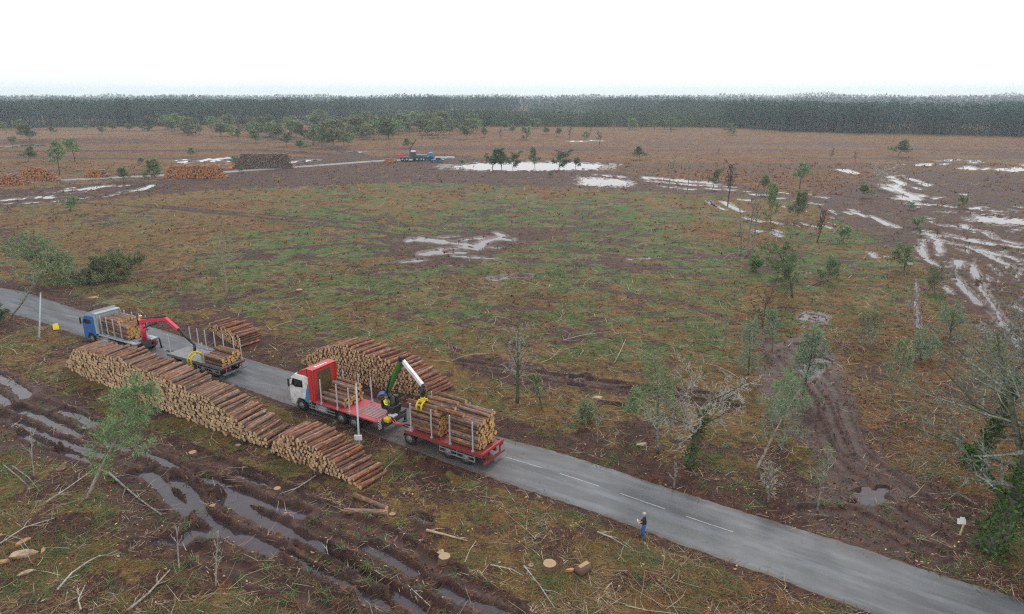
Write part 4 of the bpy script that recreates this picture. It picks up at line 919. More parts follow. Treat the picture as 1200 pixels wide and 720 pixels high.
# far heaps
def simple_proto(n=7):
    V = [(t, math.cos(2 * math.pi * j / n), math.sin(2 * math.pi * j / n)) for t in (0, 1) for j in range(n)] + [(0, 0, 0), (1, 0, 0)]
    L = [(v[0] * 2.5, v[1] * .15, v[2] * .15, 1) for v in V]; F = []; M = []
    for j in range(n):
        F.append((j, (j + 1) % n, n + (j + 1) % n, n + j)); M.append(0); F.append((2 * n, (j + 1) % n, j, j)); M.append(1); F.append((2 * n + 1, n + j, n + (j + 1) % n, n + (j + 1) % n)); M.append(1)
    return np.array(V, float), F, M, np.array(L, float)
SP = [simple_proto()]
def heap(x0, x1, yb, yt, mats, label, peak=.5, flat=.0, d=.5):
    A = G(x0, yb); B = G(x1, yb); Hm = HT((x0 + x1) / 2, yb, yt); ax = (B - A); W_ = ax.length; ax.normalize(); back = Vector((-ax.y, ax.x, 0)); recs = []; z = d * .3
    while z < Hm:
        s = random.uniform(0, d)
        while s < W_:
            t = s / W_; prof = (1 - abs((t - peak) / (peak if t < peak else 1 - peak)) ** 2.0); prof = max(prof, 0) if not flat else min(1, min(t, 1 - t) * 9)
            if z < Hm * prof + .1:
                dv = back + ax * random.gauss(0, .22) + Vector((0, 0, random.gauss(0, .16)))
                recs.append((log_matrix(A + ax * s + Vector((0, 0, z)) + back * random.gauss(z * .7, .3), dv, 2.3, random.uniform(.17, .27), random.random() * 6), 0, mats))
            s += d * random.uniform(.7, 1.1)
        z += d * .8
    o = merge_logs('log_pile', recs, label, SP); o['category'] = 'log pile'
heap(-18, 31, 218.5, 207, ('barkr', 'far'), 'orange log heap at the far left edge below the gravel track', .45)
heap(12, 66, 213.5, 197.5, ('barkr', 'far'), 'tallest orange log heap at the far left beside the track', .45)
heap(94, 124, 209, 200, ('barkr', 'far'), 'smallest round orange log heap beside the far gravel track')
heap(189, 263, 209.5, 195, ('barkr', 'far'), 'long orange log heap with a flat top beside the far track', .5, 1)
heap(272, 343, 198, 181.5, ('bark', 'grey'), 'dark grey log stack beside the far gravel track', .5, 1)
heap(448, 463, 191.5, 186, ('barkr', 'far'), 'tiny orange log heap beside the far machines', .5)
# ================================================================== TREES
def leaf_mat(name, a, b_, tr=0.0):
    m = NT(name); gi = m.n('ShaderNodeNewGeometry').outputs['Random Per Island']; oi = m.n('ShaderNodeObjectInfo').outputs['Random']
    c = m.mix(gi, a, b_); hv = m.n('ShaderNodeHueSaturation'); m.set(hv.inputs['Color'], c); m.set(hv.inputs['Value'], m.mapr(oi, 0, 1, .8, 1.2)); m.set(hv.inputs['Hue'], m.mapr(oi, 0, 1, .485, .515))
    return m.fin(hv.outputs[0], .7, .25)
NEEDLE = leaf_mat('pine_needles', (.095, .155, .065), (.24, .33, .15)); NEEDLE_B = leaf_mat('bluish_needles', (.11, .165, .10), (.27, .34, .22))
LEAFD = leaf_mat('dark_leaves', (.055, .09, .05), (.14, .18, .09)); LEAFO = leaf_mat('olive_leaves', (.12, .15, .075), (.26, .29, .15)); IVY = leaf_mat('ivy_leaves', (.022, .055, .012), (.075, .135, .03))
BROWNL = leaf_mat('dead_bracken', (.11, .065, .03), (.24, .16, .08))
FOREST = leaf_mat('haze_tinted_needles', (.034, .074, .070), (.052, .100, .092)); FORESTY = leaf_mat('young_needles', (.034, .075, .042), (.085, .14, .08))  # FOREST: bluish distance haze is put into the needle colour
def wood_mat(name, a, b_, moss=0):
    m = NT(name); g = m.n('ShaderNodeNewGeometry').outputs['Position']; n = m.noise(g, 6, 4, .7); c = m.mix(m.ramp(n, (.4, 0), (.65, 1)), a, b_)
    if moss: c = m.mix(m.math('MULTIPLY', m.ramp(m.noise(g, 2.2, 4, .6), (.42, 0), (.6, 1)), moss), c, (.07, .09, .02))
    return m.fin(c, .85, .2)
WOODG = wood_mat('grey_bark', (.10, .095, .085), (.30, .29, .26)); WOODM = wood_mat('mossy_bark', (.05, .045, .035), (.20, .19, .165), .75); WOODD = wood_mat('dark_bark', (.035, .028, .024), (.09, .075, .065))
WOODP = wood_mat('pale_pine_bark', (.20, .16, .125), (.42, .36, .29)); WOODB = wood_mat('brown_bark', (.07, .045, .035), (.17, .11, .08)); TWIG = wood_mat('twig_bark', (.24, .22, .19), (.48, .45, .41))

TWIGM = wood_mat('mossy_twig', (.10, .105, .085), (.33, .35, .30), .45)
class Tree:
    def __init__(s, seed): s.r = random.Random(seed); s.segs = []; s.tips = []
    def rv(s, k): return Vector((s.r.gauss(0, k), s.r.gauss(0, k), s.r.gauss(0, k)))
    def branch(s, p, d, L, r, depth, P):
        n = max(3, int(4 if depth else 8)); pts = [p.copy()]; rad = [r]; r1 = r * (P['taper0'] if depth == 0 else .25); d = d.normalized()
        for i in range(n):
            d = (d + s.rv(P['gnarl'] * (.55 if depth == 0 else 1)) + Vector((0, 0, P['up'] if depth else .05))).normalized()
            p = p + d * (L / n); pts.append(p.copy()); rad.append(r + (r1 - r) * (i + 1) / n)
        s.segs.append((depth, pts, rad))
        if depth >= P['depth']:
            for i in range(1, n + 1): s.tips.append((pts[i], (pts[i] - pts[i - 1]).normalized(), depth))
            return
        k = P['n'][depth]; t0 = P['first'] if depth == 0 else .18
        for j in range(k):
            t = t0 + (1 - t0) * (j + s.r.random() * .8) / k; t = min(t, .999); f = t * n; i = int(f); q = pts[i].lerp(pts[i + 1], f - i)
            ax = (pts[i + 1] - pts[i]).normalized(); side = ax.cross(Vector((0, 0, 1)) if abs(ax.z) < .9 else Vector((1, 0, 0))).normalized()
            side = Matrix.Rotation(j * 2.4 + s.r.random() * 1.2 if depth == 0 else s.r.random() * 6.28, 3, ax) @ side
            a = R(s.r.uniform(*P['ang'])); nd = (ax * math.cos(a) + side * math.sin(a))
            shape = (1 - .62 * (t - t0) / (1 - t0 + 1e-6)) if P.get('cone', 1) else (1 - .25 * t)
            l2 = L * P['len'][min(depth, len(P['len']) - 1)] * s.r.uniform(.65, 1.15) * (shape if depth == 0 else .55 + .45 * (1 - t))
            rr_ = rad[i] * P.get('rr', .55) * s.r.uniform(.7, 1.0)
            s.branch(q, nd, l2, max(rr_, .008), depth + 1, P)
def seg_mesh(segs, minr=0.0, sides=(7, 5, 4, 3, 3)):
    b = MB()
    for dep, pts, rad in segs: b.tube(pts, [max(x, minr) for x in rad], sides[min(dep, 4)], cap=dep == 0)
    return b
def needles(tips, n, L, w, rr_, spread=1.0, droop=0.0):
    """quads round twig points: n per point"""
    P = np.array([t[0] for t in tips]); D = np.array([t[1] for t in tips]); P = np.repeat(P, n, 0); D = np.repeat(D, n, 0); N = len(P)
    q = rr_.normal(0, 1, (N, 3)); q /= np.linalg.norm(q, axis=1)[:, None]; d = D * (1.1 - spread * .6) + q * spread; d[:, 2] += .15 - droop; d /= np.linalg.norm(d, axis=1)[:, None]
    s = np.cross(d, rr_.normal(0, 1, (N, 3))); s /= np.linalg.norm(s, axis=1)[:, None]
    l = L * rr_.uniform(.6, 1.2, (N, 1)); ww = w * rr_.uniform(.6, 1.2, (N, 1)); P = P + rr_.normal(0, L * .3, (N, 3))
    V = np.stack([P - s * ww * .5, P + d * l * .5 - s * ww, P + d * l, P + d * l * .5 + s * ww], 1).reshape(-1, 3)
    return V, np.arange(N * 4).reshape(-1, 4)
def blob_leaves(c, rad, n, size, rr_, hollow=.35):
    u = rr_.normal(0, 1, (n, 3)); u /= np.linalg.norm(u, axis=1)[:, None]; k = rr_.uniform(hollow, 1, (n, 1)) ** .6
    P = np.array(c) + u * np.array(rad) * k; return P
def quads(P, size, rr_, flat=0.0):
    N = len(P); a = rr_.normal(0, 1, (N, 3)); a[:, 2] *= (1 - flat); a /= np.linalg.norm(a, axis=1)[:, None]; b = np.cross(a, rr_.normal(0, 1, (N, 3))); b /= np.linalg.norm(b, axis=1)[:, None]
    s = size * rr_.uniform(.5, 1.2, (N, 1)); V = np.stack([P - a * s, P - b * s * .55, P + a * s, P + b * s * .55], 1).reshape(-1, 3)
    return V, np.arange(N * 4).reshape(-1, 4)
def mesh_join(name, parts, mats):     # parts: list of (V,F(np or list),matidx)
    Vs = []; Fs = []; Ms = []; b = 0
    for V, F, mi in parts:
        V = np.asarray(V, float); Vs.append(V); Fs += [[i + b for i in f] for f in (F.tolist() if hasattr(F, 'tolist') else F)]; Ms += [mi] * len(F); b += len(V)
    me = bpy.data.meshes.new(name); me.from_pydata(np.concatenate(Vs).tolist(), [], Fs); me.polygons.foreach_set('material_index', Ms); me.update()
    for m in mats: me.materials.append(m)
    return me
KP = dict(
 pine=dict(depth=2, n=(15, 6), len=(.30, .42), ang=(50, 85), gnarl=.09, up=.05, first=.38, taper0=.25, cone=1, rr=.38),
 oak=dict(depth=4, n=(8, 5, 5, 4), len=(.62, .58, .55, .5), ang=(35, 72), gnarl=.17, up=.045, first=.30, taper0=.38, cone=0, rr=.60),
 bare=dict(depth=3, n=(12, 6, 4), len=(.42, .5, .5), ang=(25, 60), gnarl=.12, up=.07, first=.25, taper0=.2, cone=1, rr=.5),
 thin=dict(depth=2, n=(7, 3), len=(.30, .4), ang=(20, 45), gnarl=.07, up=.08, first=.35, taper0=.25, cone=1, rr=.4),
 scrub=dict(depth=3, n=(11, 6, 4), len=(.62, .5, .5), ang=(25, 75), gnarl=.16, up=.06, first=.08, taper0=.35, cone=0, rr=.55))
def big_tree(name, label, cat, px, yb, yt, kind, seed, wood, leaf=None, lean=(0, 0), r0=None, nd=10, nl=.35, nw=.05, twigr=.012, group=None, spread=.9, params=None, ivy=None, hscale=1.0, wide=1.0, length=None, twig=None):
    twigr *= 1.25; nw *= .5
    g = G(px, yb); Hh = HT(px, yb, yt) * hscale; t = Tree(seed); P = dict(KP[kind]); P.update(params or {})
    d = Vector((lean[0], lean[1], 1)); r0 = r0 or Hh * .018; t.branch(Vector((0, 0, -.15)), d, length or Hh * .95, r0, 0, P)
    top = max(p.z for _, pts, _ in t.segs for p in pts); k = Hh / top if not length else 1.0
    root = empty(name, g, 0, label, cat, group); root.scale = (wide, 1, 1)
    sc = lambda segs: [(dp, [p * k for p in pts], rad) for dp, pts, rad in segs]
    segs = sc(t.segs); trunk = [s for s in segs if s[0] <= (1 if kind in ('oak', 'scrub', 'bare') else 0)]; rest = [s for s in segs if s not in trunk]
    seg_mesh(trunk, twigr * 1.5).build('trunk', wood, root)
    b = seg_mesh(rest, twigr); parts = [(np.array(b.v), b.f, 0)]; mats = [twig if twig else TWIGM if kind == 'oak' and wood is WOODM else TWIG if wood in (WOODG, WOODM) else wood]
    rr_ = np.random.default_rng(seed)
    if leaf is not None:
        tips = [(np.array(p * k), np.array(dv), dp) for p, dv, dp in t.tips]; V, F = needles(tips, nd, nl, nw, rr_, spread); parts.append((V, F, 1)); mats.append(leaf)
    me = mesh_join('crown', parts, mats); link('crown', me, root)
    if ivy:
        pts = []; 
        for dp, ps, rad in segs:
            if dp > (1 if ivy > 1 else 0): continue
            for a, c in zip(ps[:-1], ps[1:]):
                zt = (a.z + c.z) / 2
                if zt > Hh * .55 and dp == 0: continue
                if dp == 1 and (rr_.random() > .5 or zt > Hh * .42): continue
                n = int((c - a).length * 260 * min(ivy, 1) * (1.5 - zt / Hh))
                tt = rr_.random((n, 1)); q = rr_.normal(0, 1, (n, 3)); q /= np.linalg.norm(q, axis=1)[:, None]
                R_ = (rad[0] * 1.25 + .18 * max(0, 1 - zt / 3)) if dp == 0 else .14
                pts.append(np.array(a) * (1 - tt) + np.array(c) * tt + q * R_ * rr_.uniform(.7, 1.5, (n, 1)))
        V, F = quads(np.concatenate(pts), .12, rr_); link('ivy', mesh_join('ivy', [(V, F, 0)], [IVY]), root)
    return root, t
# ---- near and middle trees, each surveyed one by one
big_tree('pine_tree', 'leaning young pine between the muddy ruts and the long log pile', 'tree', 100, 586, 452, 'pine', 3, WOODP, NEEDLE, lean=(.48, .12), r0=.13, nd=11, nl=.34, nw=.04, params=dict(first=.34, n=(24, 7), len=(.30, .4)))
big_tree('bare_tree', 'leafless grey tree behind the red trailer, left of its mossy small neighbour', 'tree', 606, 473, 378, 'bare', 21, WOODM, None, r0=.17, twig=TWIG, twigr=.011, params=dict(n=(18, 7, 5)))
big_tree('small_tree', 'small sparse mossy tree right of the leafless grey tree', 'tree', 635, 480, 438, 'bare', 5, WOODM, LEAFO, nd=2, nl=.18, nw=.05, r0=.09)
big_tree('pine_tree', 'young green pine beyond the road left of the spreading mossy oak', 'tree', 772, 531, 413, 'pine', 9, WOODG, NEEDLE, r0=.13, nd=6, nl=.36, nw=.032, params=dict(first=.25, n=(22, 7), len=(.30, .45)), lean=(-.1, 0))
big_tree('oak_tree', 'leafless mossy oak with pale twisting limbs beyond the road', 'tree', 808, 546, 420, 'oak', 14, WOODM, None, lean=(.16, 0), r0=.25, twig=TWIG, twigr=.0105, params=dict(first=.40, n=(10, 6, 5, 4), len=(.85, .66, .6, .55), ang=(35, 75), gnarl=.10, up=.05), ivy=.4)
big_tree('pine_tree', 'pale pine with leaning stem beside the muddy turning', 'tree', 884, 553, 452, 'pine', 31, WOODP, NEEDLE_B, lean=(.38, .1), r0=.11, nd=6, nl=.36, nw=.034, params=dict(first=.35, n=(16, 6), len=(.38, .45)))
big_tree('pine_tree', 'second leaning pine close behind the pale stemmed pine', 'tree', 915, 505, 440, 'pine', 36, WOODM, NEEDLE, lean=(.2, .1), r0=.10, nd=9, nl=.36, nw=.034, params=dict(first=.3, n=(15, 6), len=(.45, .45)))
big_tree('pine_tree', 'dense bluish young pine standing beside the wet muddy path', 'tree', 940, 462, 388, 'pine', 44, WOODD, NEEDLE_B, lean=(.2, 0), r0=.12, nd=12, nl=.38, nw=.04, params=dict(first=.3, n=(16, 6), len=(.38, .45)))
big_tree('pine_tree', 'wispy blue green pine left of the torn brown shrub', 'tree', 877, 440, 376, 'pine', 48, WOODM, NEEDLE_B, r0=.10, nd=7, nl=.38, nw=.034, params=dict(first=.1, n=(16, 6), len=(.34, .45)))
big_tree('torn_shrub', 'torn brown leafless shrub with broken stems in the felled field', 'shrub', 892, 385, 335, 'scrub', 52, WOODB, None, r0=.12, twigr=.016, lean=(.15, 0))
big_tree('bushy_tree', 'bushy green tree above the torn brown shrub', 'tree', 928, 348, 284, 'scrub', 58, WOODM, NEEDLE, r0=.12, nd=5, wide=1.3, nl=.34, nw=.05, params=dict(n=(13, 6, 4), len=(.42, .45, .5)))
big_tree('bush', 'small round green bush in the felled field', 'bush', 886, 319, 300, 'scrub', 61, WOODM, NEEDLE, r0=.08, nd=7, nl=.3, nw=.05)
big_tree('light_tree', 'thin light pine standing alone behind the small square log pile', 'tree', 266, 348, 272, 'pine', 66, WOODP, NEEDLE, r0=.12, nd=3, nl=.36, nw=.03, params=dict(first=.45, n=(12, 5), len=(.36, .45)))
big_tree('fallen_tree', 'long felled tree with olive green branches above the far road bend', 'fallen tree', 112, 333, 292, 'scrub', 70, WOODM, LEAFO, lean=(-4, .6), r0=.2, wide=1.0, length=11, nd=7, nl=.40, nw=.06, params=dict(n=(22, 7, 4), len=(.40, .5, .5), first=.02, up=.12))
big_tree('fallen_tree', 'felled tree with dense dark foliage right of the olive one', 'fallen tree', 92, 331, 287, 'scrub', 73, WOODD, LEAFO, lean=(3, .5), r0=.2, wide=1.0, length=6.5, nd=10, nl=.40, nw=.06, params=dict(n=(20, 7, 4), len=(.52, .5, .5), first=.02, up=.12))
big_tree('leaning_tree', 'leaning mossy tree over the road at the left edge', 'tree', 10, 372, 318, 'thin', 79, WOODG, LEAFO, lean=(1.0, .2), r0=.12, nd=2, nl=.3, nw=.05, params=dict(first=.2))
big_tree('bush', 'dark green bush at the left edge below the leaning tree', 'bush', -4, 382, 350, 'scrub', 81, WOODD, LEAFD, r0=.1, nd=8, nl=.3, nw=.06)
big_tree('oak_tree', 'big spreading leafless oak with ivy trunk at the right edge by the road', 'tree', 1158, 646, 350, 'oak', 93, WOODM, None, lean=(.16, .0), r0=.52, twigr=.011, wide=1.2, params=dict(first=.30, n=(11, 6, 5, 4), len=(.80, .66, .6, .55), ang=(28, 66), gnarl=.11, up=.06, rr=.66), ivy=2)
big_tree('oak_tree', 'second leafless oak leaning right behind the big ivy oak', 'tree', 1134, 549, 372, 'oak', 97, WOODM, None, lean=(.5, .1), r0=.3, twigr=.011, wide=1.1, params=dict(up=.07, first=.3, n=(10, 6, 5, 3), len=(.75, .66, .6, .5), ang=(35, 80), gnarl=.13), ivy=1)
big_tree('oak_tree', 'third leafless oak cut by the right edge of the picture', 'tree', 1212, 600, 350, 'oak', 101, WOODM, None, lean=(-.1, .1), r0=.33, twigr=.013, wide=1.2, params=dict(first=.3, n=(9, 6, 5, 3), len=(.75, .66, .6, .5), ang=(35, 80), gnarl=.13), ivy=1)
big_tree('shrub', 'pale green shrub behind the leafless oaks', 'shrub', 1112, 402, 355, 'scrub', 105, WOODM, NEEDLE_B, r0=.1, nd=3, nl=.3, nw=.04)
big_tree('shrub', 'low pale green shrub left of the taller pale shrub', 'shrub', 1078, 422, 385, 'scrub', 107, WOODM, NEEDLE_B, r0=.08, nd=3, nl=.3, nw=.04)
big_tree('sapling', 'thin bare sapling standing at the muddy ruts by the bottom edge', 'sapling', 252, 688, 618, 'thin', 111, TWIG, LEAFO, lean=(.2, 0), r0=.05, nd=1, nl=.15, nw=.04)
big_tree('sapling', 'straight pale stick of a sapling beside the lowest ruts', 'sapling', 210, 668, 612, 'thin', 113, TWIG, None, r0=.045, twigr=.01)
big_tree('sapling', 'crooked bare sapling on the brushwood above the bottom left corner', 'sapling', 40, 560, 500, 'thin', 117, TWIG, None, r0=.04, lean=(.1, 0))
for (x, yb, yt, kd, sd, lf, nd_, lab) in [(700, 520, 476, 'thin', 131, 'O', 2, 'thin olive sapling between the mossy small tree and the green pine'), (742, 500, 455, 'pine', 132, 'N', 4, 'faint pale pine sapling left behind the young green pine'), (690, 495, 470, 'scrub', 133, 'O', 2, 'low olive scrub behind the thin olive sapling'),
    (958, 600, 520, 'thin', 134, 'O', 2, 'tall thin olive sapling at the edge of the muddy turning'), (900, 590, 540, 'bare', 135, None, 0, 'small bare shrub at the roadside verge right of the mossy oak'), (790, 572, 540, 'thin', 136, None, 0, 'tiny bare sapling on the far verge of the road'),
    (1045, 470, 400, 'bare', 137, 'O', 2, 'feathery pale sapling in the orange grass right of the wet path'), (1020, 410, 360, 'scrub', 138, 'O', 2, 'low feathery shrub between the torn shrub and the far oaks'), (1062, 380, 335, 'thin', 139, 'O', 3, 'thin feathery sapling beside the flooded trench'),
    (970, 330, 300, 'scrub', 140, 'N', 4, 'low green shrub right of the bushy green tree'), (905, 410, 365, 'pine', 141, 'B', 5, 'faint bluish pine behind the wispy blue green pine'), (850, 400, 362, 'thin', 142, 'O', 2, 'thin grey sapling left of the torn brown shrub'), (1160, 470, 395, 'bare', 143, 'O', 2, 'feathery grey tree seen through the oak branches'), (1095, 345, 310, 'scrub', 144, 'O', 3, 'olive scrub among the flooded furrows')]:
    big_tree('sapling', lab, 'sapling', x, yb, yt, kd, sd, WOODG, {'O': LEAFO, 'N': NEEDLE, 'B': NEEDLE_B, None: None}[lf], r0=.07, nd=nd_, nl=.3, nw=.05)
# ---- far trees: shared meshes, one object each
def proto_tree(kind, seed, wood, leaf, nd, nl, nw, par=None, twigr=.04, spread=.9):
    t = Tree(seed); P = dict(KP[kind]); P.update(par or {}); t.branch(Vector((0, 0, -.02)), Vector((0, 0, 1)), 6, .10, 0, P)
    top = max(p.z for _, pts, _ in t.segs for p in pts); k = 6 / top; segs = [(dp, [p * k for p in pts], rad) for dp, pts, rad in t.segs]
    b = seg_mesh(segs, twigr, (5, 3, 3, 3)); parts = [(np.array(b.v), b.f, 0)]; mats = [wood]
    if leaf is not None: V, F = needles([(np.array(p * k), np.array(d), dp) for p, d, dp in t.tips], nd, nl, nw, np.random.default_rng(seed), spread); parts.append((V, F, 1)); mats.append(leaf)
    return mesh_join('tree', parts, mats)
FP = {'b': [proto_tree('bare', s, WOODD, None, 0, 0, 0, twigr=.022) for s in (1, 2, 3)], 't': [proto_tree('thin', s, WOODG, None, 0, 0, 0, twigr=.022) for s in (1, 2, 3)],
      'p': [proto_tree('pine', s, WOODD, NEEDLE, 5, .6, .055, dict(first=.4, n=(12, 5), len=(.46, .45)), twigr=.03) for s in (4, 5, 6)],
      'g': [proto_tree('bare', s, WOODG, LEAFO, 3, .45, .045, dict(first=.2, len=(.55, .5, .5)), twigr=.03) for s in (7, 8, 9)],
      's': [proto_tree('scrub', s, WOODD, LEAFD, 3, .55, .075, dict(n=(10, 5, 3)), twigr=.04) for s in (10, 11, 12)],
      'w': [proto_tree('scrub', s, TWIG, None, 0, 0, 0, dict(n=(12, 6, 4)), twigr=.022) for s in (15, 16)],
      'y': [proto_tree('scrub', s, WOODM, NEEDLE, 3, .5, .06, dict(n=(9, 5, 3)), twigr=.04) for s in (13, 14)]}
KL = {'b': ('bare_tree', 'tree'), 't': ('bare_sapling', 'sapling'), 'p': ('pine_tree', 'tree'), 'g': ('scrub_tree', 'tree'), 's': ('bushy_tree', 'tree'), 'y': ('bush', 'bush'), 'w': ('leafless_bush', 'bush')}
def far(x, yb, yt, k, label=None, group=None, w=1.0):
    g = G(x, yb); Hh = HT(x, yb, yt); s = Hh / 6; nm, ct = KL[k]
    o = bpy.data.objects.new(nm, random.choice(FP[k])); COL.objects.link(o); o.location = g; w *= {'g': 1.6, 's': 1.4, 'y': 1.3}.get(k, 1); o.rotation_euler = (random.gauss(0, .06), random.gauss(0, .06), random.random() * 6.28); o.scale = (s * w, s * w, s)
    if label in zone.values():
        where = 'left of the orange log heaps' if x < 170 and yb < 215 else 'on the left field' if x < 170 else 'behind the orange heaps' if x < 262 else 'behind the dark log stack' if x < 350 else 'left of the far machines' if x < 455 else 'behind the far machines' if x < 530 else 'behind the pond' if x < 700 and yb < 200 else 'on the green field' if x < 760 else 'on the right field'
        label = ('taller ' if yt < yb - 15 else 'shorter ') + label.split(' on ')[0].split(' scattered')[0].split(' standing')[0].split(' in ')[0].split(' before')[0] + ' ' + where
    tag(o, label, ct, group); return o
zone = {'b': 'dark leafless tree on the far brown side of the clearing', 't': 'thin pale bare sapling scattered on the clearing', 'p': 'dark pine standing at the far left of the clearing', 'g': 'grey green scrub tree in the belt along the far clearing', 's': 'dark bushy tree in the belt before the far forest', 'y': 'light green bush in the belt along the far clearing'}
zg = {k: v.split(' in ')[0].split(' on ')[0] + 's' for k, v in zone.items()}
BELT = '''8 157 143 p;25 161 141 p;36 166 146 g;70 206 167 p;88 190 162 p;33 190 172 g;173 154 137 s;203 150 140 s;217 153 138 g;101 153 147 y;133 154 143 g;152 154 145 g;183 216 187 g;145 213 196 g;277 196 183 y;
283 203 196 y;275 223 206 t;83 248 231 y;223 184 173 g;167 193 185 g;317 160 144 g;327 164 147 g;347 161 147 g;367 171 150 g;377 174 150 g;392 174 152 g;303 154 138 s;283 153 137 s;250 149 138 g;323 161 146 y;357 163 145 s;372 164 147 g;
403 171 153 g;423 164 150 g;435 163 148 g;455 163 140 s;468 149 136 s;417 161 148 g;408 171 156 y;430 164 147 g;453 158 141 y;495 164 147 b;513 161 140 g;527 158 145 g;547 164 148 g;567 161 149 g;587 163 150 b;617 164 148 y;667 164 147 b;685 164 155 y;702 171 153 b;
750 188 172 g;638 221 205 t;645 208 201 y;972 188 172 b;1002 191 177 b;1027 188 173 t;1052 184 164 g;842 181 173 b;1127 244 230 y;817 232 205 t;40 267 246 t;22 267 250 t;71 280 262 t;62 267 250 t;100 265 250 t;
295 150 138 g;270 148 137 g;340 155 143 g;388 166 150 g;412 160 147 g;400 156 144 s;440 153 143 g;480 156 144 g;505 152 142 g;535 154 144 g;560 152 145 g;600 156 148 g;640 158 149 g;655 160 150 g;60 158 148 g;120 158 148 g;15 172 160 g;234 158 146 g;258 160 146 g;280 165 150 g;300 168 152 g;336 172 155 g;
545 235 222 t;690 252 238 t;240 258 244 t;180 262 250 t;1010 232 216 g;1065 246 236 y;770 168 158 t;900 170 161 t;1120 176 166 t;480 174 162 g;352 178 164 g'''
for e in BELT.replace('\n', '').split(';'):
    x, yb, yt, k = e.split(); far(float(x), float(yb), float(yt), k, zone[k], zg[k], random.uniform(.9, 1.3))
rb = random.Random(5)
for _ in range(110):
    x = rb.uniform(200, 560) if rb.random() < .75 else rb.uniform(560, 900); yb = rb.uniform(147, 160) + max(0, 1 - abs(x - 340) / 120) * rb.uniform(0, 14); k = rb.choice('gggsyyb') if x < 560 else rb.choice('gtyb')
    far(x, yb, yb - rb.uniform(10, 21) * (1 if x < 560 else .7), k, zone[k], zg[k], rb.uniform(1.0, 1.5))
for a in [(577, 197, 174, 's', 'leftmost dark round tree standing before the white pond', 1.2), (588, 198, 175, 's', 'dark round tree touching the leftmost one before the white pond', 1.1), (601, 198, 178, 's', 'third dark tree left of the middle of the pond', 1.0),
          (627, 198, 173, 'g', 'sparse tree between the dark trees before the pond', .9), (655, 198, 176, 's', 'dense dark round tree right of the sparse tree by the pond', 1.3), (674, 198, 185, 'g', 'low sparse tree at the right end of the pond', 1.3), (542, 195, 187, 'y', 'low green bush at the left end of the pond', 1.5),
          (783, 221, 180, 't', 'tall thin bare stem above the bright wet track', 1), (805, 226, 187, 't', 'dark leaning bare pole beside the wet track', 1), (853, 237, 186, 'b', 'tall dark bare tree between the curved flooded ruts', .9),
          (903, 262, 216, 'y', 'slim column of green leaves right of the dark bare tree', .55), (875, 300, 212, 't', 'tallest thin birch in the group below the curved ruts', 1), (882, 300, 232, 't', 'shorter thin birch right of the tallest birch', 1), (868, 299, 240, 't', 'shorter thin birch left of the tallest birch', 1),
          (937, 222, 192, 'p', 'bushy small pine on the reddish heath', 1.2), (895, 228, 205, 'g', 'wispy tree behind the slim green column', 1.1), (932, 262, 225, 'g', 'grey green wispy tree right of the slim green column', 1), (957, 285, 240, 'b', 'bare brown tree left of the bush with a white stem', 1), (988, 285, 265, 'y', 'olive bush with a white leaning stem beside it', 1.5),
          (1030, 222, 191, 'w', 'grey leafless bush at the left end of the flooded corner', 1.7), (1055, 284, 253, 't', 'small bare tree left of the flooded furrows', 1.2), (835, 222, 197, 'g', 'wispy green tree left of the dark bare tree', 1), (1060, 318, 286, 'y', 'ochre bush beside the flooded furrows', 1.3), (1075, 268, 254, 'y', 'low brown bush above the flooded furrows', 1.8), (918, 330, 298, 'g', 'grey wispy sapling above the bushy green tree', 1.1)]:
    far(a[0], a[1], a[2], a[3], a[4], None, a[5] / {'g': 1.5, 's': 1.25, 'y': 1.2}.get(a[3], 1))
b = MB(); g = G(970, 284); b.tube([g + Vector((0, -.2, 0)), g + Vector((.8, 0, 1.6)), g + Vector((1.9, .3, 3.0))], [.12, .09, .04], 6); o = b.build('dead_trunk', WOODP); tag(o, 'whitish leaning dead trunk beside the olive bush', 'dead trunk')

# ================================================================== FOREST
def forest_proto(seed, Hh, crown0, cr, nq, size, wood=True, cz=None):
    rr_ = np.random.default_rng(seed); parts = []
    if wood:
        b = MB(); b.tube([(0, 0, -.3), (rr_.normal(0, .2), 0, Hh * .6), (rr_.normal(0, .3), 0, Hh * .93)], [.22, .16, .05], 3, cap=False); parts.append((np.array(b.v), b.f, 0))
    P = []; z = Hh * crown0
    ncl = 9
    for k in range(ncl):
        t = k / (ncl - 1); zc = z + (Hh - z) * t * .93; rad = cr * (.42 + .78 * math.sin(math.pi * min(1, t * .80 + .12))) * rr_.uniform(.7, 1.15); an = rr_.random() * 6.28
        P.append(blob_leaves((math.cos(an) * rad * .5, math.sin(an) * rad * .5, zc), (rad, rad, (Hh - z) / ncl * 1.1), nq // ncl, size, rr_, .1))
    P = np.concatenate(P); P[:, 2] = np.minimum(P[:, 2], Hh); V, F = quads(P, size, rr_, .3); parts.append((V, F, 1)); return parts
def to_arrays(parts):
    V = []; F = []; M = []; b = 0
    for v, f, m in parts:
        for q in f: q = list(q); F.append([b + i for i in (q if len(q) == 4 else q + [q[-1]])]); M.append(m)
        V.append(v); b += len(v)
    return np.concatenate(V), F, M
TALL = [forest_proto(s, 20, .34, 2.7, 130, .62) for s in range(6)]; YOUNG = [forest_proto(20 + s, 12, .03, 2.1, 99, .6) for s in range(4)]; COARSE = [forest_proto(40 + s, 21, .10, 4.6, 54, 1.6, False) for s in range(4)]
DEADW = wood_mat('forest_trunk', (.08, .065, .06), (.17, .14, .13))
tall_me = [mesh_join('pine_tree', p, [DEADW, FOREST]) for p in TALL]
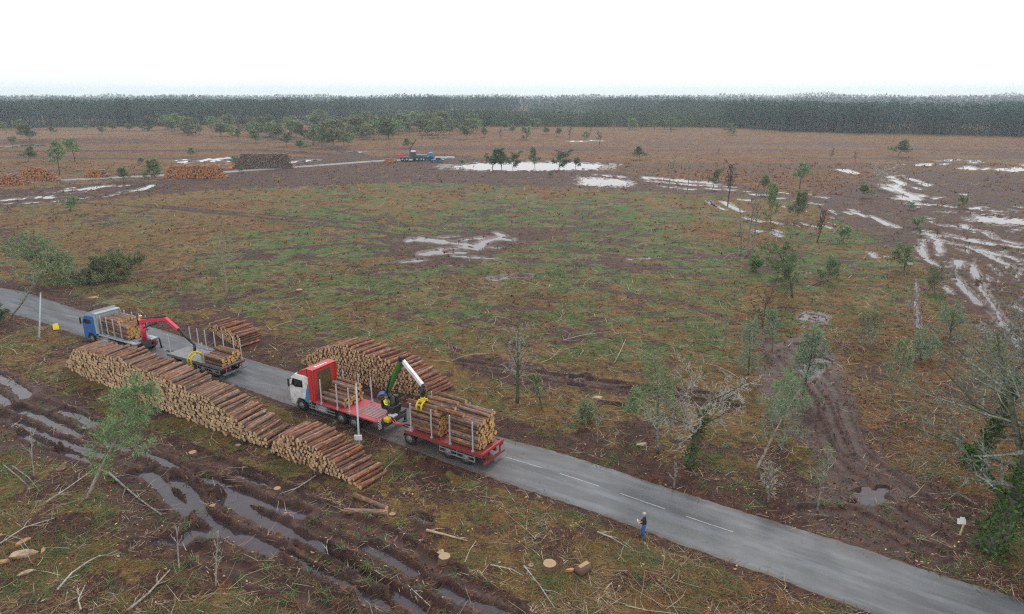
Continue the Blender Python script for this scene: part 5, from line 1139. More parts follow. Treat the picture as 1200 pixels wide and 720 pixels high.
def forest_mass(name, label, spots, protos, leaf):
    Vs = []; Fs = []; Ms = []; b = 0; arr = []
    for p in protos:
        V, F, M = to_arrays(p); arr.append((V, [tuple(f) for f in F], M))
    quadsF = []; 
    for (x, y, s, z0) in spots:
        V, F, M = random.choice(arr); s *= 1 + .17 * mnoise.noise(Vector((x * .025, y * .02, 3))); a = random.random() * 6.28; c_, s_ = math.cos(a), math.sin(a); W_ = V * s; W_ = np.c_[W_[:, 0] * c_ - W_[:, 1] * s_ + x, W_[:, 0] * s_ + W_[:, 1] * c_ + y, W_[:, 2] + z0]
        Vs.append(W_); quadsF.append(np.array(F) + b); Ms += M; b += len(V)
    me = np_mesh(name, np.concatenate(Vs), np.concatenate(quadsF), Ms); o = link(name, me, None, [DEADW, leaf]); return tag(o, label, 'forest', kind='stuff')
def along(pts, sp, rows_, rsp, jit=1.5, s=(.85, 1.1), z0=0.0, out=None):
    P = [G(*p) for p in pts]; spots = []
    for A, B in zip(P[:-1], P[1:]):
        L = (B - A).length; ax = (B - A).normalized(); bk = Vector((-ax.y, ax.x, 0)); bk = bk if bk.y > 0 else -bk; n = int(L / sp) + 6
        for r_ in range(rows_):
            for k in range(n):
                q = A + ax * ((k - 3) * sp + random.uniform(-jit, jit)) + bk * (r_ * rsp + random.uniform(-jit, jit)); spots.append((q.x, q.y, random.uniform(*s), z0))
    return spots
R_EDGE = [(862, 150), (930, 154), (1010, 156.5), (1100, 158), (1200, 160.5), (1300, 163)]; L_EDGE = [(-90, 152.5), (0, 150.5), (150, 148.5), (250, 146.5), (330, 144), (425, 142)]
for edge, lab, grp, n_ in ((R_EDGE, 'tall straight pine in the front edge of the right forest', 'pines on the edge of the right forest', 3.9), (L_EDGE, 'tall pine in the front edge of the left forest', 'pines on the edge of the left forest', 4.6)):
    for (x, y, s, z) in along(edge, n_, 1, 1, 1.3, (.82, .99)):
        o = bpy.data.objects.new('pine_tree', random.choice(tall_me)); COL.objects.link(o); o.location = (x, y, 0); o.scale = (s, s, s); o.rotation_euler = (0, 0, random.random() * 6.28); tag(o, lab, 'tree', grp)
def shift(sp, dy): return [(x, y + dy, s, z) for x, y, s, z in sp]
forest_mass('forest', 'dense dark pine forest on the right behind its edge', shift(along(R_EDGE, 3.6, 12, 6, 1.6, (.82, .98)), 6), TALL, FOREST)
forest_mass('forest', 'dark pine forest on the left behind its edge', shift(along(L_EDGE, 4.0, 10, 7, 1.8, (.84, 1.04)), 6), TALL, FOREST)
forest_mass('plantation', 'younger lighter green pine plantation in front of the tall forest', along([(425, 147.5), (560, 148.5), (700, 149), (870, 150)], 3.4, 12, 6, 1.4, (.75, 1.05)), YOUNG, FORESTY)
forest_mass('forest', 'tall pines with bare trunks behind the young plantation, left of centre', along([(420, 136.5), (520, 135.5), (605, 134.5)], 5, 9, 7, 2, (.95, 1.08)), TALL, FOREST)
forest_mass('forest', 'tall dark pines rising behind the young plantation on the right', along([(695, 135), (780, 138), (880, 145)], 4.5, 9, 7, 2, (.84, .98)), TALL, FOREST)
und = [forest_proto(60 + s, 4.5, 0.0, 2.4, 45, .6, False) for s in range(3)]
forest_mass('undergrowth', 'dark undergrowth along the foot of the pine forests', along(R_EDGE, 3.2, 5, 7, 1.8, (.6, 1.2)) + along(L_EDGE, 3.6, 5, 7, 1.8, (.6, 1.3)) + along([(420, 137), (605, 135)], 5, 4, 9, 2, (.6, 1.1)), und, FOREST)
sp_ = []
for D_, X0, X1, stp, s0, s1 in [(820, -900, 900, 9, .78, .93), (900, -950, -100, 9, .85, 1.0), (1000, -1000, 1000, 10, .82, .98), (1080, -40, 200, 6, .9, 1.0), (1140, -40, 220, 6, .9, 1.05), (1250, -1200, 1200, 11, .9, 1.03), (1600, -1500, 1500, 12, 1.0, 1.15), (2000, -1800, 1800, 13, 1.05, 1.22), (2500, -2200, 2200, 14, 1.05, 1.3)]:
    for r_ in range(3):
        x = X0
        while x < X1:
            px = PJ(x, D_, 0)[0]
            gap = (420 < px < 610 and D_ < 850) or (300 < px < 620 and D_ < 1200 and r_ > 0)
            if not gap:
                s = random.uniform(s0, s1) * (.93 + .30 * mnoise.noise(Vector((x * .006, D_ * .3, 0))))
                if 590 < px < 705 and D_ < 1500: s *= .80 if D_ < 1100 else .9
                if D_ > 2200 and 840 < px < 1050: s *= 1.16
                sp_.append((x + random.uniform(-4, 4), D_ + r_ * 12 + random.uniform(-6, 6), s, 0))
            x += stp * random.uniform(.8, 1.2)
forest_mass('far_forest', 'hazy tree covered horizon behind the clearing', sp_, COARSE, FOREST)
# tiny farm buildings glimpsed between the trees
WALLW = simple('render_white', (.75, .74, .70), .8, 0, .1); ROOFT = simple('roof_tile', (.28, .13, .09), .8)
def house(px, py, w, dpt, h, label):
    g = G(px, py); r_ = empty('house', g, .15, label, 'house'); b = MB(); b.box(-w / 2, w / 2, 0, dpt, 0, h); b.add([(-w / 2, 0, h), (-w / 2, dpt, h), (-w / 2, dpt / 2, h + 1.6), (w / 2, 0, h), (w / 2, dpt, h), (w / 2, dpt / 2, h + 1.6)], [(0, 1, 2), (3, 5, 4)]); b.build('wall', WALLW, r_)
    b = MB(); b.add([(-w / 2 - .4, -.5, h - .2), (w / 2 + .4, -.5, h - .2), (w / 2 + .4, dpt / 2, h + 1.8), (-w / 2 - .4, dpt / 2, h + 1.8), (-w / 2 - .4, dpt + .5, h - .2), (w / 2 + .4, dpt + .5, h - .2)], [(0, 1, 2, 3), (3, 2, 5, 4)]); b.build('roof', ROOFT if w < 14 else GREYP, r_)
    for x in (-w * .3, w * .05, w * .32): b = MB(); b.box(x - .6, x + .6, -.06, .04, 1.0, 2.3); b.build('window', GLASS, r_)
house(534, 134.5, 18, 8, 5.5, 'larger white building glimpsed in the far trees'); house(545, 141, 10, 7, 4, 'small white house below the larger white building')
# ================================================================== PEOPLE
SKIN = simple('skin', (.50, .30, .22), .6, 0, 0); COAT = simple('black_coat', (.012, .012, .015), .85, 0, .1); JEANS = simple('blue_jeans', (.035, .12, .32), .85, 0, .1)
HAIR = simple('white_hair', (.42, .38, .36), .8, 0, .1); HIVIS = simple('orange_hi_vis', (.95, .30, .03), .7, 0, .05); HIVY = simple('yellow_hi_vis', (.75, .80, .05), .7, 0, .05); NAVY = simple('navy_cloth', (.02, .03, .06), .8); HELM = simple('orange_helmet', (.95, .22, .02), .35, 0, 0); BOOT = simple('boot_leather', (.02, .015, .012), .7); PALE = simple('pale_bag', (.55, .48, .45), .7)
def person(loc, rz, label, J, mats, hair=None, helmet=None, parent=None):
    """J: joints; body grown with a skin modifier along connected edges, then fixed to one mesh"""
    names = list(J); V = [Vector(J[n][0]) for n in names]; rad = [J[n][1] for n in names]; ix = {n: i for i, n in enumerate(names)}
    E_ = [('pelvis', 'waist'), ('waist', 'chest'), ('chest', 'neck'), ('neck', 'head'), ('head', 'crown')]
    for s in 'LR': E_ += [('chest', 'sh' + s), ('sh' + s, 'el' + s), ('el' + s, 'wr' + s), ('wr' + s, 'pa' + s), ('pelvis', 'hip' + s), ('hip' + s, 'kn' + s), ('kn' + s, 'an' + s), ('an' + s, 'toe' + s)]
    me = bpy.data.meshes.new('person'); me.from_pydata(V, [(ix[a], ix[b]) for a, b in E_], []); o = bpy.data.objects.new('person', me); COL.objects.link(o)
    md = o.modifiers.new('s', 'SKIN'); sv = me.skin_vertices[0].data
    for i, r_ in enumerate(rad): sv[i].radius = r_ if hasattr(r_, '__len__') else (r_, r_)
    sv[ix['pelvis']].use_root = True
    o.modifiers.new('u', 'SUBSURF').levels = 1
    bpy.context.view_layer.update(); ev = o.evaluated_get(bpy.context.evaluated_depsgraph_get()); nm = bpy.data.meshes.new_from_object(ev); o.modifiers.clear(); o.data = nm
    # fingers and facial features joined into the body
    import bmesh
    b = MB()
    for s in 'LR':
        w = Vector(J['wr' + s][0]); p = Vector(J['pa' + s][0]); d = (p - w).normalized(); a = d.cross(Vector((0, 0, 1))) if abs(d.z) < .9 else d.cross(Vector((0, 1, 0))); a.normalize(); n_ = a.cross(d)
        for k, (off, L) in enumerate([(-.03, .065), (-.01, .078), (.01, .072), (.03, .058)]):
            q = p + a * off; b.tube([q, q + d * L * .5 - n_ * .008, q + d * L * .85 - n_ * .03], [.0095, .009, .007], 5)
        th = w + d * .03 + a * -.035; b.tube([th, th + d * .03 - a * .03, th + d * .06 - a * .035], [.011, .01, .008], 5)
    hd = Vector(J['head'][0]); f = Vector(J['face'][0]) if 'face' in J else Vector((1, 0, 0)); f.normalize(); sd_ = f.cross(Vector((0, 0, 1))).normalized()
    b.tube([hd + f * .085 + Vector((0, 0, .03)), hd + f * .125 - Vector((0, 0, .015)), hd + f * .09 - Vector((0, 0, .022))], [.008, .016, .01], 5)      # nose
    for s in (1, -1): b.tube([hd + sd_ * s * .082 + Vector((0, 0, .025)), hd + sd_ * s * .098 - Vector((0, 0, .02))], [.02, .014], 6)     # ears
    bm = bmesh.new(); bm.from_mesh(nm); vs = [bm.verts.new(v) for v in b.v]
    for fc in b.f: bm.faces.new([vs[i] for i in fc])
    eyes = [hd + f * .10 + sd_ * s * .032 + Vector((0, 0, .022)) for s in (1, -1)]; mouth = hd + f * .10 - Vector((0, 0, .05))
    bm.to_mesh(nm); bm.free()
    for m in mats: nm.materials.append(m)          # 0 skin 1 coat 2 trousers 3 boots
    hipz = J['pelvis'][0][2]
    segs = [(n, Vector(J[a][0]), Vector(J[b_][0]), mi) for n, a, b_, mi in [('h', 'neck', 'crown', 0), ('t', 'pelvis', 'chest', 1)] + [(s, 'sh' + s, 'wr' + s, 1) for s in ()]]
    lines = [('neck', 'crown', 0), ('waist', 'neck', 1), ('pelvis', 'waist', 1)] + [x for s in 'LR' for x in (('chest', 'sh' + s, 1), ('sh' + s, 'el' + s, 1), ('el' + s, 'wr' + s, 1), ('wr' + s, 'pa' + s, 0), ('hip' + s, 'kn' + s, 2), ('kn' + s, 'an' + s, 2), ('an' + s, 'toe' + s, 3))]
    for pl in nm.polygons:
        c = pl.center; best = (9, 1)
        for a, b_, mi in lines:
            A, B = Vector(J[a][0]), Vector(J[b_][0]); t = max(0, min(1, (c - A).dot(B - A) / max((B - A).length_squared, 1e-6))); dd_ = (c - A.lerp(B, t)).length
            if dd_ < best[0]: best = (dd_, mi)
        pl.material_index = best[1]; pl.use_smooth = True
    o.location = loc; o.rotation_euler = (0, 0, rz); tag(o, label, 'person')
    q = MB(); [q.disc(e_ , f, .012, 6, thick=.008) for e_ in eyes]; q.box(-.001, .001, -.001, .001, -.001, .001, M=Matrix.Translation(mouth)); q.build('eyes', simple('eye_dark', (.02, .015, .01), .3, 0, 0), o)
    def cap(r0, z0, name, mat, fr=.0):
        q = MB(); rings = []; n = 12; vs = []; fs = []
        for k in range(5):
            t = k / 4; a = t * math.pi / 2 * 1.0 
            for j in range(n):
                th = 2 * math.pi * j / n; vs.append(hd + Vector((0, 0, z0 + math.sin(a) * r0 * 1.05)) + (f * math.cos(th) * 1.12 + sd_ * math.sin(th)) * r0 * math.cos(a) * .999 - f * .012)
        for k in range(4): fs += [(k * n + j, k * n + (j + 1) % n, (k + 1) * n + (j + 1) % n, (k + 1) * n + j) for j in range(n)]
        q.add(vs, fs + [tuple(range(n - 1, -1, -1))], 0, True); q.build(name, mat, o)
    if hair: cap(.108, .01, 'hair', hair)
    if helmet: cap(.135, .03, 'helmet', helmet)
    return o
def standing():
    J = {'pelvis': ((0, 0, .95), (.15, .12)), 'waist': ((0, 0, 1.1), (.15, .11)), 'chest': ((.02, 0, 1.34), (.17, .12)), 'neck': ((.03, 0, 1.50), .06), 'head': ((.05, 0, 1.60), (.085, .095)), 'crown': ((.05, 0, 1.68), (.07, .08)), 'face': ((1, 0, 0), 0)}
    for s, y in (('L', 1), ('R', -1)):
        J['sh' + s] = ((.02, y * .19, 1.40), .075); J['hip' + s] = ((0, y * .10, .90), .105); J['kn' + s] = ((.03, y * .11, .50), .07); J['an' + s] = ((-.02, y * .12, .09), .05); J['toe' + s] = ((.17, y * .14, .04), .042)
    J['elL'] = ((.02, .25, 1.12), .058); J['wrL'] = ((.22, .16, 1.08), .04); J['paL'] = ((.30, .12, 1.09), (.02, .036))
    J['elR'] = ((.04, -.25, 1.12), .058); J['wrR'] = ((.24, -.12, 1.05), .04); J['paR'] = ((.31, -.07, 1.07), (.02, .036)); return J
J = standing(); J['face'] = ((1, 0, -.3), 0); del_face = J.pop('face'); FACE = Vector(del_face[0])
_op = person
def person_(loc, rz, label, J, mats, face=(1, 0, 0), **k):
    J2 = dict(J)
    class D(dict): pass
    K = {n: v for n, v in J2.items() if n != 'face'}
    return _op(loc, rz, label, K, mats, **k)
J['knR'] = ((.12, -.11, .50), .07); J['anR'] = ((.16, -.12, .09), .05); J['toeR'] = ((.34, -.13, .04), .042); J['anL'] = ((-.14, .12, .10), .05); J['toeL'] = ((.04, .14, .04), .042)
gp = G(754, 631.5); gp.z = .03
pw = person_(gp, math.atan2(road_n[200][1] - road_n[180][1], road_n[200][0] - road_n[180][0]) + 3.5, 'person in black coat and blue jeans walking on the road verge', J, [SKIN, COAT, JEANS, BOOT], hair=HAIR)
q = MB(); q.box(-.03, .03, -.14, .14, -.1, .1, bev=.02); bg = q.build('paper', PALE); bg.location = pw.matrix_basis @ Vector((0, 0, 0)); Mp = Matrix.Translation(gp) @ Matrix.Rotation(pw.rotation_euler.z, 4, 'Z') @ Matrix.Translation((.36, .02, 1.10)) @ Matrix.Rotation(.6, 4, 'Y'); bg.matrix_world = Mp; tag(bg, 'pale folded sheet held by the walking person', 'paper')
def seated():
    J = {'pelvis': ((0, 0, .10), (.15, .13)), 'waist': ((.02, 0, .28), (.15, .11)), 'chest': ((.0, 0, .50), (.17, .12)), 'neck': ((.0, 0, .66), .06), 'head': ((.03, 0, .76), (.085, .095)), 'crown': ((.03, 0, .84), (.07, .08))}
    for s, y in (('L', 1), ('R', -1)):
        J['sh' + s] = ((0, y * .19, .56), .075); J['el' + s] = ((.12, y * .26, .32), .055); J['wr' + s] = ((.34, y * .20, .32), .04); J['pa' + s] = ((.42, y * .18, .32), (.02, .036))
        J['hip' + s] = ((.06, y * .10, .09), .10); J['kn' + s] = ((.42, y * .13, .12), .07); J['an' + s] = ((.46, y * .12, -.33), .05); J['toe' + s] = ((.62, y * .14, -.37), .042)
    return J
s1w = Mi_w1 @ SEAT1; s2w = CR2_world
person_((s1w.x, s1w.y, s1w.z), WT_ang + math.pi, 'crane operator in orange helmet seated under the blue hood', seated(), [SKIN, HIVY, NAVY, BOOT], helmet=HELM)
person_((s2w.x, s2w.y, s2w.z), BT_ang + math.pi, 'crane operator in orange jacket seated at the red crane', seated(), [SKIN, HIVIS, NAVY, BOOT], helmet=simple('yellow_helmet', (.85, .70, .05), .4, 0, 0))

# ================================================================== SMALL THINGS
POLE = simple('galvanised_pole', (.42, .47, .50), .5, .2, .2); WBOX = simple('white_box', (.75, .78, .80), .5, 0, .1)
def pole(x, yb, yt, label, box=True):
    g = G(x, yb); h = HT(x, yb, yt); t = empty('roadside_pole', g, 0, label, 'pole', 'slim grey poles along the road')
    b = MB(); lx = 1.15 if x < 100 else .1; b.tube([(0, 0, -.2), (0, 0, .0), (lx, 0, h)], [.085, .08, .06], 10); b.tube([(lx, 0, h), (lx, 0, h + .05)], .075, 10); b.build('post', POLE, t)
    if box: b = MB(); b.box(-.28, .28, -.19, -.11, .55, .98, bev=.02); b.build('sign_plate', WBOX, t)
    b = MB(); b.tube([(0, 0, -.1), (0, 0, .08)], .2, 10); b.build('footing', simple('concrete', (.3, .29, .28), .9), t)
pole(421, 523, 451, 'slim grey pole with a white plate beside the near log pile'); pole(46, 397, 344, 'slim grey pole beside the road at the far left', False)
g = G(66, 386); t = empty('road_marker', g, .6, 'small bright yellow folding marker on the verge at left', 'road marker'); t.scale = (.75, .75, .75)
b = MB(); b.add([(-.4, -.3, 0), (.4, -.3, 0), (.33, -.02, .85), (-.33, -.02, .85), (-.4, -.33, 0), (.4, -.33, 0), (.33, -.05, .85), (-.33, -.05, .85)], [(0, 1, 2, 3), (7, 6, 5, 4), (0, 4, 5, 1), (1, 5, 6, 2), (2, 6, 7, 3), (3, 7, 4, 0)]); b.build('front_panel', simple('marker_yellow', (.85, .66, .02), .5, 0, .05), t)
b = MB(); b.add([(-.4, .33, 0), (.4, .33, 0), (.33, .03, .85), (-.33, .03, .85), (-.4, .3, 0), (.4, .3, 0), (.33, .0, .85), (-.33, .0, .85)], [(0, 1, 2, 3), (7, 6, 5, 4), (0, 4, 5, 1), (1, 5, 6, 2), (2, 6, 7, 3), (3, 7, 4, 0)]); b.build('back_panel', MATS['marker_yellow'], t)
g = G(1124, 629); t = empty('marker_sign', g, -.2, 'small white sign on a wooden stake by the ivy oak', 'sign')
b = MB(); b.bar((0, 0, -.1), (.12, .05, .85), .10, .06); b.build('stake', simple('raw_wood', (.62, .45, .20), .8), t); b = MB(); b.box(-.20, .24, -.03, .02, .66, .98, M=Matrix.Translation((.1, 0, .05)) @ Matrix.Rotation(-.45, 4, 'X')); b.box(-.05, .18, -.035, .0, .98, 1.08, M=Matrix.Translation((.1, 0, .05)) @ Matrix.Rotation(-.45, 4, 'X')); b.build('sign_plate', WBOX, t)
# stumps and cut pieces
MATD['st'] = CUT_OLD
def stump(x, y, r_, label, h=.3, tilt=0.0):
    g = G(x, y); t = empty('stump', g, random.random() * 6, label, 'stump'); n = 16; b = MB(); vs = []
    for z, k in ((-.2, 1.35), (.02, 1.2), (h * .5, 1.04), (h, 1.0)):
        for j in range(n):
            a = 2 * math.pi * j / n; w = 1 + .10 * math.sin(a * 3 + x) * (k - .8) + random.uniform(-.03, .03); vs.append((math.cos(a) * r_ * k * w, math.sin(a) * r_ * k * w, z))
    fs = [(q * n + j, q * n + (j + 1) % n, (q + 1) * n + (j + 1) % n, (q + 1) * n + j) for q in range(3) for j in range(n)]; b.add(vs, fs, 0, True); b.build('bark', BARKW, t)
    b = MB(); tp = [Vector(v) for v in vs[-n:]]; b.add([v * .999 + Vector((0, 0, .0)) for v in tp] + [Vector((0, 0, h + .015))], [(j, (j + 1) % n, n) for j in range(n)]); me = b.build('cut_face', CUTW, t)
    return t
m = NT('stump_bark'); g_ = m.n('ShaderNodeNewGeometry').outputs['Position']; BARKW = m.fin(m.mix(m.noise(g_, 12, 4, .7), (.06, .04, .03), (.22, .14, .10)), .9, .2)
m = NT('stump_cut'); tc_ = m.n('ShaderNodeTexCoord').outputs['Object']; vl = m.n('ShaderNodeVectorMath', operation='LENGTH'); m.set(vl.inputs[0], tc_); rg_ = m.ramp(m.math('FRACT', m.math('MULTIPLY', vl.outputs['Value'], 26)), (0, 0), (.5, 1), (1, 0))
cc = m.mix(m.math('MULTIPLY', rg_, .35), (.38, .27, .17), (.20, .13, .08)); CUTW = m.fin(m.mix(m.ramp(m.noise(tc_, 6, 4), (.4, 0), (.7, .7)), cc, (.30, .20, .12)), .85, .2)
stump(644, 667, .36, 'round fresh stump, the larger one near the bottom edge', .38); stump(521, 657, .32, 'stump at the edge of the ruts with splintered bark', .3)
stump(249, 594, .17, 'small pale stump between the flooded ruts', .1); stump(226, 532, .26, 'stump in the mud below the long log pile', .15); stump(516, 650, .22, 'smaller ochre stump touching the splintered stump', .22)
stump(325, 574, .22, 'low stump in the mud below the short log pile', .12); stump(203, 508, .2, 'low brown stump at the foot of the long pile', .12); stump(279, 523, .2, 'orange stump at the foot of the long pile', .1); stump(368, 648, .18, 'pale stump standing in the dark ruts', .12)
stump(622, 664, .16, 'tiny grey stump left of the round fresh stump', .1); stump(460, 604, .2, 'dirty stump beside the loose logs', .12); stump(84, 418, .2, 'pale stump left of the long log pile', .1); stump(1127, 512, .2, 'orange stump behind the second oak', .15); stump(351, 342, .4, 'dark broad stump in the felled field', .3)
# cut log piece and the split wood at the lower left
g = G(683, 672); t = empty('cut_block', g, .7, 'short thick cut block with a split pale face, right of the round stump', 'log block')
b = MB(); b.tube([(-.38, 0, .27), (.38, 0, .27)], .29, 16); b.build('bark', BARKW, t); b = MB(); b.tube([(.379, 0, .27), (.40, 0, .27)], .27, 16); b.add([(-.3, -.12, .56), (.36, -.14, .56), (.36, .10, .57), (-.3, .08, .57), (-.3, -.12, .5), (.36, -.14, .5), (.36, .10, .5), (-.3, .08, .5)], [(0, 1, 2, 3), (0, 4, 5, 1), (1, 5, 6, 2), (2, 6, 7, 3), (3, 7, 4, 0)]); b.build('split_face', CUTW, t)
ORW = simple('splintered_wood', (.40, .22, .09), .8, 0, .9); PLW = simple('pale_split_wood', (.42, .31, .20), .8, 0, .9)
for (x, y, s, a, lab, mt) in [(26, 652, .75, .3, 'largest pale split wood chunk at the lower left', PLW), (27, 638, .45, 1.2, 'orange splintered chunk above the largest pale chunk', ORW), (31, 674, .42, .6, 'thin tan wood slab below the pale chunk', PLW), (51, 648, .28, 2.0, 'small orange chip right of the pale chunk', ORW), (4, 661, .35, .2, 'orange chunk at the left edge', ORW), (668, 671, .3, .2, 'orange wood slice lying right of the round stump', ORW), (110, 350, .6, .1, 'pale wood slab by the felled tree at left', PLW), (700, 468, .5, .2, 'pale slab beyond the road in the felled field', PLW), (752, 523, .4, .1, 'small pale chip beside the young green pine', PLW)]:
    g = G(x, y); b = MB(); M4 = Matrix.Translation(g + Vector((0, 0, .12))) @ Matrix.Rotation(a, 4, 'Z') @ Matrix.Rotation(.15, 4, 'X'); n = 9; rj = random.Random(x); vs = []
    for z, k in ((-.12, .9), (.02, 1), (.10, .82)):
        for j in range(n):
            th = 2 * math.pi * j / n; w = rj.uniform(.75, 1.15); vs.append(M4 @ Vector((math.cos(th) * s * k * w, math.sin(th) * s * .42 * k * w, z + rj.uniform(-.03, .03))))
    fs = [(q * n + j, q * n + (j + 1) % n, (q + 1) * n + (j + 1) % n, (q + 1) * n + j) for q in range(2) for j in range(n)] + [tuple(range(n - 1, -1, -1)), tuple(range(2 * n, 3 * n))]; b.add(vs, fs); o = b.build('wood_chunk', mt); tag(o, lab, 'wood chunk')
# fallen branches worth naming
def stick(pts, r_, label, mt=TWIG, z=.15, forks=3, seed=1):
    P = [G(x, y) for x, y in pts]; rj = random.Random(seed); b = MB(); P = [p + Vector((0, 0, z + rj.uniform(-.05, .15))) for p in P]; b.tube(P, [r_ * (1 - .6 * i / (len(P) - 1)) for i in range(len(P))], 6)
    for k in range(forks):
        i = rj.randrange(len(P) - 1); q = P[i].lerp(P[i + 1], rj.random()); d = (P[i + 1] - P[i]).normalized(); L = (P[-1] - P[0]).length * rj.uniform(.2, .4)
        sd2 = Vector((-d.y, d.x, rj.uniform(0, .6))) * rj.choice((-1, 1)); e1 = q + (d + sd2 * .7).normalized() * L * .5; b.tube([q, e1, e1 + (d + sd2 * .3 + Vector((0, 0, rj.uniform(-.3, .2)))).normalized() * L * .5], [r_ * .5, r_ * .35, r_ * .2], 4)
    o = b.build('branch', mt); return tag(o, label, 'branch')
STK = [([(500, 624), (520, 630), (548, 637)], .09, 'thick pale broken branch by the green pine tuft', PLW), ([(614, 666), (632, 688), (650, 716)], .05, 'long thin pole lying below the round stump', TWIG), ([(575, 666), (600, 672), (614, 680)], .04, 'thin curved branch left of the small grey stump', TWIG),
       ([(700, 628), (715, 634), (735, 645)], .05, 'pale stick by the verge left of the walking person', TWIG), ([(545, 662), (550, 648), (558, 638)], .04, 'curved stick right of the splintered stump', TWIG), ([(370, 560), (350, 576), (320, 584)], .04, 'thin crooked branch in front of the short log pile', TWIG),
       ([(128, 557), (145, 572), (165, 588), (190, 608)], .09, 'broken mossy branch fallen below the leaning pine', WOODG), ([(55, 592), (80, 575), (118, 548)], .05, 'long thin branch crossing the brushwood left of the leaning pine', TWIG), ([(5, 548), (22, 562), (36, 576)], .05, 'grey dead branch at the left edge, left of two', WOODG), ([(15, 549), (34, 563), (48, 580)], .05, 'grey dead branch at the left edge, right of two', WOODG),
       ([(68, 694), (85, 676), (105, 662), (118, 656)], .06, 'long pale curved branch near the lower left corner', TWIG), ([(150, 718), (175, 700), (200, 672)], .08, 'tan pole running down to the bottom edge', WOODP), ([(96, 720), (92, 705), (101, 690)], .05, 'short pale branch standing at the bottom edge', TWIG), ([(720, 427), (727, 414), (733, 400)], .07, 'pale pole leaning over the green litter in the field', WOODP),
       ([(478, 690), (505, 716)], .04, 'bare stick across the bottom rut', TWIG), ([(0, 640), (30, 622), (65, 610)], .05, 'thin branch above the split wood chunks', TWIG), ([(1145, 596), (1120, 582), (1106, 592)], .06, 'fallen grey branch on the mud beside the ivy oak', WOODG), ([(660, 402), (680, 396), (706, 392)], .05, 'thin branch on the green litter beyond the road', TWIG), ([(385, 655), (383, 646), (384, 636)], .04, 'short broken twig standing in the ruts', TWIG)]
for i, (p, r_, lab, mt) in enumerate(STK): stick(p, r_, lab, mt, seed=i + 3)

# ================================================================== FAR MACHINES BESIDE THE TRACK
def mini_wheel(t, x, y, r_, w=.4): b = MB(); b.tube([(x, y - w / 2, r_), (x, y + w / 2, r_)], r_, 14); o = b.build('wheel', RUBBER, t); b = MB(); b.tube([(x, y - w / 2 - .02, r_), (x, y + w / 2 + .02, r_)], r_ * .5, 10); b.build('rim', ALU, o)
def car(px, py, rz, mat, label, L=4.6, h=1.75, pick=False):
    t = empty('car', G(px, py), rz, label, 'car'); b = MB(); prof = [(-L / 2, .35), (-L / 2, .95), (-L / 2 + .15, 1.05 if pick else h - .1), (-L * .12, 1.05 if pick else h), (-L * .12 + .1, h), (L * .15, h), (L * .30, 1.05), (L / 2 - .1, .9), (L / 2, .6), (L / 2, .35)]; b.prism(prof, -.9, .9); bo = b.build('body', mat, t)
    m_ = bo.modifiers.new('b', 'BEVEL'); m_.width = .08; m_.segments = 2
    b = MB(); b.prism([(-L * .10, 1.08), (-L * .08, h - .12), (L * .13, h - .12), (L * .24, 1.08)], -.92, .92); b.build('side_window', GLASS, t)
    b = MB(); b.add([(L * .17, -.75, h - .06), (L * .17, .75, h - .06), (L * .29, .8, 1.12), (L * .29, -.8, 1.12)], [(0, 1, 2, 3)]); b.v = [(x + .03, y, z + .03) for x, y, z in b.v]; b.add([(L * .15, -.75, h - .12), (L * .15, .75, h - .12), (L * .27, .8, 1.0), (L * .27, -.8, 1.0)], [(3, 2, 1, 0)]); b.build('windscreen', GLASS, t)
    for x in (-L * .3, L * .31):
        for y in (-.82, .82): mini_wheel(t, x, y, .36, .22)
    return t
car(513, 190.3, .15, simple('slate_blue_paint', (.05, .12, .19), .3, 0, .2), 'blue grey car right of the parked forestry truck', 5.2, 1.8, True)
car(504, 188.6, .2, simple('navy_paint', (.03, .06, .10), .3, 0, .2), 'dark car between the forestry truck and the blue grey car', 4.4, 1.7)
g = G(486, 189); t = empty('forwarder', g, .12, 'dark blue forestry machine with white cab roof and raised black mast', 'machine'); MBLU = simple('machine_blue', (.03, .09, .15), .45, 0, .3)
b = MB(); b.box(-5.5, 1.2, -.9, .9, 1.0, 1.6, bev=.05); b.box(.8, 3.0, -1.0, 1.0, 1.1, 2.3, bev=.2); b.build('body', MBLU, t)
b = MB(); b.prism([(-1.3, 1.6), (-1.2, 3.4), (.3, 3.4), (.8, 1.6)], -.95, .95); cb_ = b.build('cab', DGREY, t); b = MB(); b.box(-1.4, .45, -1.05, 1.05, 3.4, 3.9, bev=.15); b.build('cab_roof', WHITE, cb_)
for x in (-4.6, -3.0, 1.0, 2.5):
    for y in (-1.05, 1.05): mini_wheel(t, x, y, .75, .6)
b = MB(); b.bar((-1.7, .2, 1.6), (-1.6, .2, 4.5), .35); b.bar((-1.6, .2, 4.5), (.9, .2, 8.2), .28); b.build('crane_arm', BLACK, t)
b = MB(); b.bar((-5.6, .2, 1.6), (-5.4, .2, 3.2), .2); b.bar((-6.3, -.7, 2.2), (-3.4, -.7, 2.5), .9, .6); b.build('red_frame', PINK, t)
g = G(495, 188.2); t = empty('flatbed_truck', g, .1, 'grey blue flatbed truck parked behind the dark cars', 'truck'); b = MB(); b.box(-4.5, 2.4, -1.2, 1.2, 1.0, 1.35, bev=.04); b.box(-4.4, 1.9, -1.1, 1.1, 1.35, 2.2, bev=.1); b.build('bed', simple('slate_tarp', (.10, .20, .26), .5, 0, .3), t); b = MB(); b.prism([(2.5, .8), (2.5, 3.0), (3.9, 3.0), (4.4, 1.9), (4.5, .8)], -1.2, 1.2); b.build('cab', SKYB, t)
for x in (-3.2, -1.9, 3.4):
    for y in (-1.0, 1.0): mini_wheel(t, x, y, .5, .35)
b = MB(); g = G(521, 186.5)
heapm = MB(); rj = random.Random(4)
t = empty('rubble_bags', g, 0, 'pale heap of sacks right of the parked cars', 'sacks')
